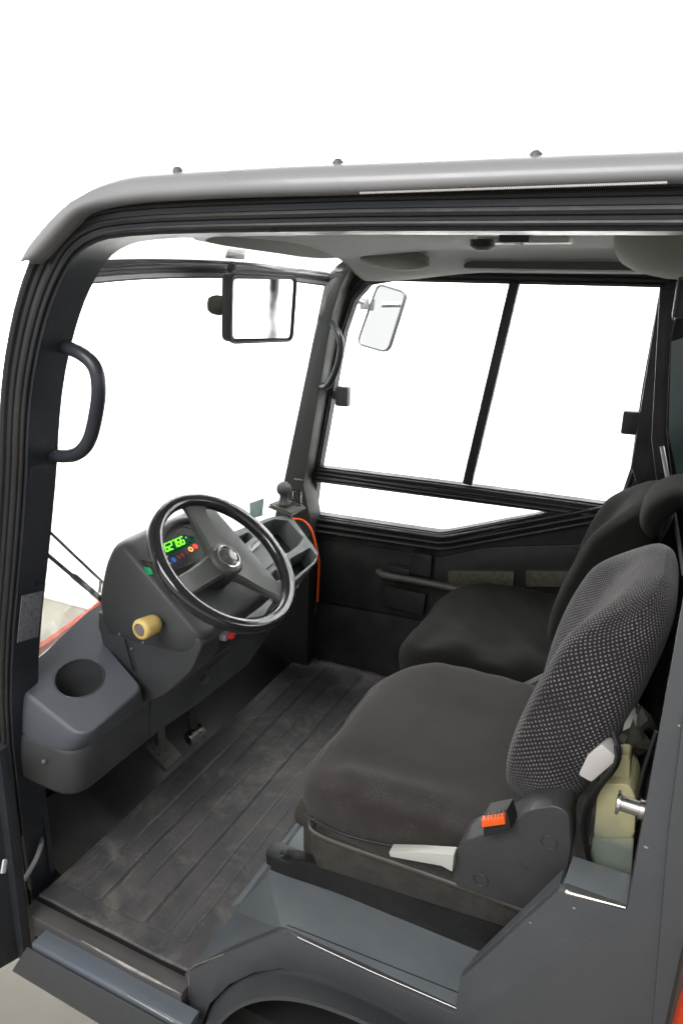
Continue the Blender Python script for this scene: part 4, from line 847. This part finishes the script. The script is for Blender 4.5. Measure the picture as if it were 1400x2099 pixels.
# rail side face, long brown-black member
q = MB(); q.prism([xz(P(636, 1700, y=.098)), xz(P(690, 1716, y=.098)), xz(P(1085, 1868, y=.098)), xz(P(1060, 1906, y=.098)), xz(P(1035, 1903, y=.098)), xz(P(650, 1780, y=.098)), xz(P(634, 1740, y=.098))], 'y', .098, .16, .006); q.build('base_rail', M['underbody'], ds)
q = MB(); q.tube([P(700, 1640, y=.2), P(640, 1672, y=.12), P(633, 1690, y=.098), P(640, 1706, y=.092), P(690, 1729, y=.090), P(900, 1800, y=.090), P(1086, 1872, y=.090)], .0048, 10, sub=2); q.build('base_flange', mat('dusty_flange', (.06, .054, .046), .5, var=.3, dust=.5, dcol=(.17, .14, .11)), ds)
q = MB(); q.prism([xz(P(553, 1760, y=.108)), xz(P(640, 1772, y=.108)), xz(P(1040, 1905, y=.108)), xz(P(1028, 1945, y=.108)), xz(P(553, 1788, y=.108))], 'y', .110, .14, .002); q.build('slide_rail', M['door'], ds)
backrest(ds, .375, 'dots', (-.118, .375, .50), (.010, .375, .958), .205, .262, .165, th=.038, bol=.045, back=1.15)
# side cover, lever, buckle, lumbar knob
q = MB(); cv_ = [(930, 1752), (950, 1722), (1040, 1692), (1090, 1656), (1140, 1648), (1168, 1664), (1172, 1740), (1160, 1800), (1092, 1866), (1040, 1850), (932, 1812)]
q.prism(rnd([xz(P(x, y, y=.075)) for x, y in cv_], .012, 3), 'y', .070, .13, .010, 3); sc = q.build('side_cover', M['sidecover'], ds)
q = MB()
for x, y in ((1125, 1728), (985, 1805)):
    q = MB(); q.tube([P(x, y, y=.069) + Vector((.012 * math.cos(a), 0, .012 * math.sin(a))) for a in [k * math.pi / 10 for k in range(20)]], .0009, 6, closed=True); q.build('cover_plug', M['sidecover'], ds)
q = MB()
for x, y, l in ((1058, 1768, .006), (1066, 1774, .012), (1078, 1780, .01), (1092, 1786, .012), (1074, 1757, .008), (1050, 1774, .008)): q.bar(P(x, y, y=.0695), P(x, y, y=.0695) + Vector((l, 0, -.0012)), .0012, .0022)
q.build('embossed_marks', M['sidecover'], ds)
q = MB(); q.prism(rnd([xz(P(797, 1747, y=.055)), xz(P(860, 1749, y=.055)), xz(P(930, 1754, y=.055)), xz(P(927, 1788, y=.055)), xz(P(905, 1776, y=.055)), xz(P(800, 1757, y=.055))], .002, 3), 'y', .055, .075, .002); q.build('height_lever', M['cream'], ds)
bq = [P(990, 1672, y=.05), P(1038, 1663, y=.05), P(1048, 1702, y=.045), P(990, 1719, y=.045)]
q = MB(); q.slab(bq, (.004, .03, .004), .003); q.build('belt_buckle', M['dark'], ds)
q = MB(); q.slab([P(986, 1683, y=.041), P(1033, 1675, y=.041), P(1036, 1691, y=.041), P(987, 1698, y=.041)], (0, .012, .002), .0015); q.build('buckle_button', M['orange'], ds)
q = MB()
for k in range(6): q.bar(P(996 + 7 * k, 1679 - 1.3 * k, y=.042), P(994 + 7.4 * k, 1667 - 1.0 * k, y=.052), .0012, .002)
q.build('buckle_slot', M['bolt'], ds)
q = MB(); lk = [P(1183, 1590, y=.10), P(1203, 1548, y=.10), P(1232, 1524, y=.10), P(1262, 1550, y=.10), P(1258, 1566, y=.10), P(1212, 1606, y=.10)]
q.slab(lk, (.01, .045, -.012), .006); q.build('recline_handle', M['lightgrey'], ds)
# far side hinge covers of the driver seat
q = MB(); q.slab([P(1060, 1415, y=.66), P(1125, 1383, y=.66), P(1128, 1410, y=.66), P(1075, 1430, y=.66)], (0, .03, 0), .003); q.slab([P(1062, 1432, y=.64), P(1126, 1418, y=.64), P(1126, 1440, y=.64), P(1078, 1460, y=.64)], (0, .03, 0), .003); q.build('hinge_cover', M['spoke'], ds)
# passenger seat
ps = seat('passenger_seat', .72, 1.24, 'blackfab', 'blackfab')
cushion(ps, .70, 1.235, -.625, -.12, .505, .34, 'blackfab', wr_=.0012, seed=2, near_folds=False)
backrest(ps, .97, 'blackfab', (-.14, .965, .48), (-.01, .965, .93), .22, .262, .17, th=.055, bol=.045)
backrest(ps, .9, 'blackfab', (-.018, .84, .86), (.045, .84, .985), .09, .12, .10, th=.030, bol=.0, name='headrest', nr=20)
q = MB(); q.slab([P(845, 1302, z=.44), P(848, 1290, z=.45), P(868, 1282, z=.46), P(876, 1286, z=.46), P(866, 1296, z=.45)], (0, 0, -.012), .003); q.build('height_lever', M['cream'], ps)
q = MB(); q.slab([P(1116, 1254, y=1.2), P(1140, 1240, y=1.2), P(1140, 1266, y=1.2), P(1126, 1264, y=1.2)], (0, .03, 0), .003); q.build('hinge_cover', M['spoke'], ps)

# --- fluid tank behind the driver seat ---------------------------------------
def trap(pts, y0, y1, name, m, parent=None):
    q = MB(); q.prism(rnd([xz(P(x, y, y=y0)) for x, y in pts], .012, 3), 'y', y0, y1, .012, 3); return B(q, name, m, parent) if parent is None else q.build(name, M[m], parent)
tk = trap([(1226, 1608), (1290, 1608), (1305, 1640), (1300, 1720), (1216, 1720)], .13, .22, 'fluid_tank', 'tank')
trap([(1216, 1712), (1300, 1712), (1292, 1830), (1206, 1780)], .132, .222, 'tank_lower', 'tanklow', tk)
trap([(1248, 1552), (1292, 1548), (1290, 1612), (1240, 1612)], .15, .21, 'tank_neck', 'tank', tk)
q = MB(); ct = P(1300, 1490, y=.2); R = []
for k in range(7): 
    rr = (.012, .022, .024, .022, .026, .022, .008)[k]; R.append([ct + Vector((rr * math.cos(a) * (1 + .35 * math.sin(3 * a + k * 1.7)), rr * math.sin(a) * (1 + .35 * math.cos(4 * a + k * 2.1)), -.045 + .013 * k + .006 * math.sin(5 * a + k))) for a in [j * math.pi / 9 for j in range(18)]])
q.rings(R); q.build('tank_cap_cover', mat('dusty_foil', (.035, .034, .028), .4, var=.5, vs=30), tk, smooth=20)
q = MB(); q.tube([P(1345, 1500, y=.12), P(1300, 1640, y=.11), P(1322, 1700, y=.12)], .003, 6, sub=2); q.tube([P(1262, 1530, y=.09), P(1266, 1570, y=.08), P(1205, 1630, y=.10), P(1190, 1700, y=.11), P(1215, 1800, y=.12)], .003, 6, sub=2); q.tube([P(1258, 1500, y=.12), P(1275, 1560, y=.10), P(1215, 1625, y=.12), P(1196, 1720, y=.12), P(1222, 1810, y=.12)], .0045, 6, sub=2); B(q, 'tank_hose', 'dark')
# striker bolt on the B pillar
c = P(1320, 1662, y=.02); q = MB(); q.lathe([(.0001, 0), (.013, 0), (.013, .006), (.016, .006), (.016, .010)] [:4] + [(.0105, .006), (.0105, .030), (.0165, .031), (.0165, .035), (.0001, .036)], c, (-1, 0, .03), n=24); B(q, 'door_striker', 'steel')

# parent all parts to the tractor, keeping world placement
for o in _par:
    o.parent = T; o.matrix_parent_inverse = Matrix.Translation(-Vector((-.5, .6, GZ)))
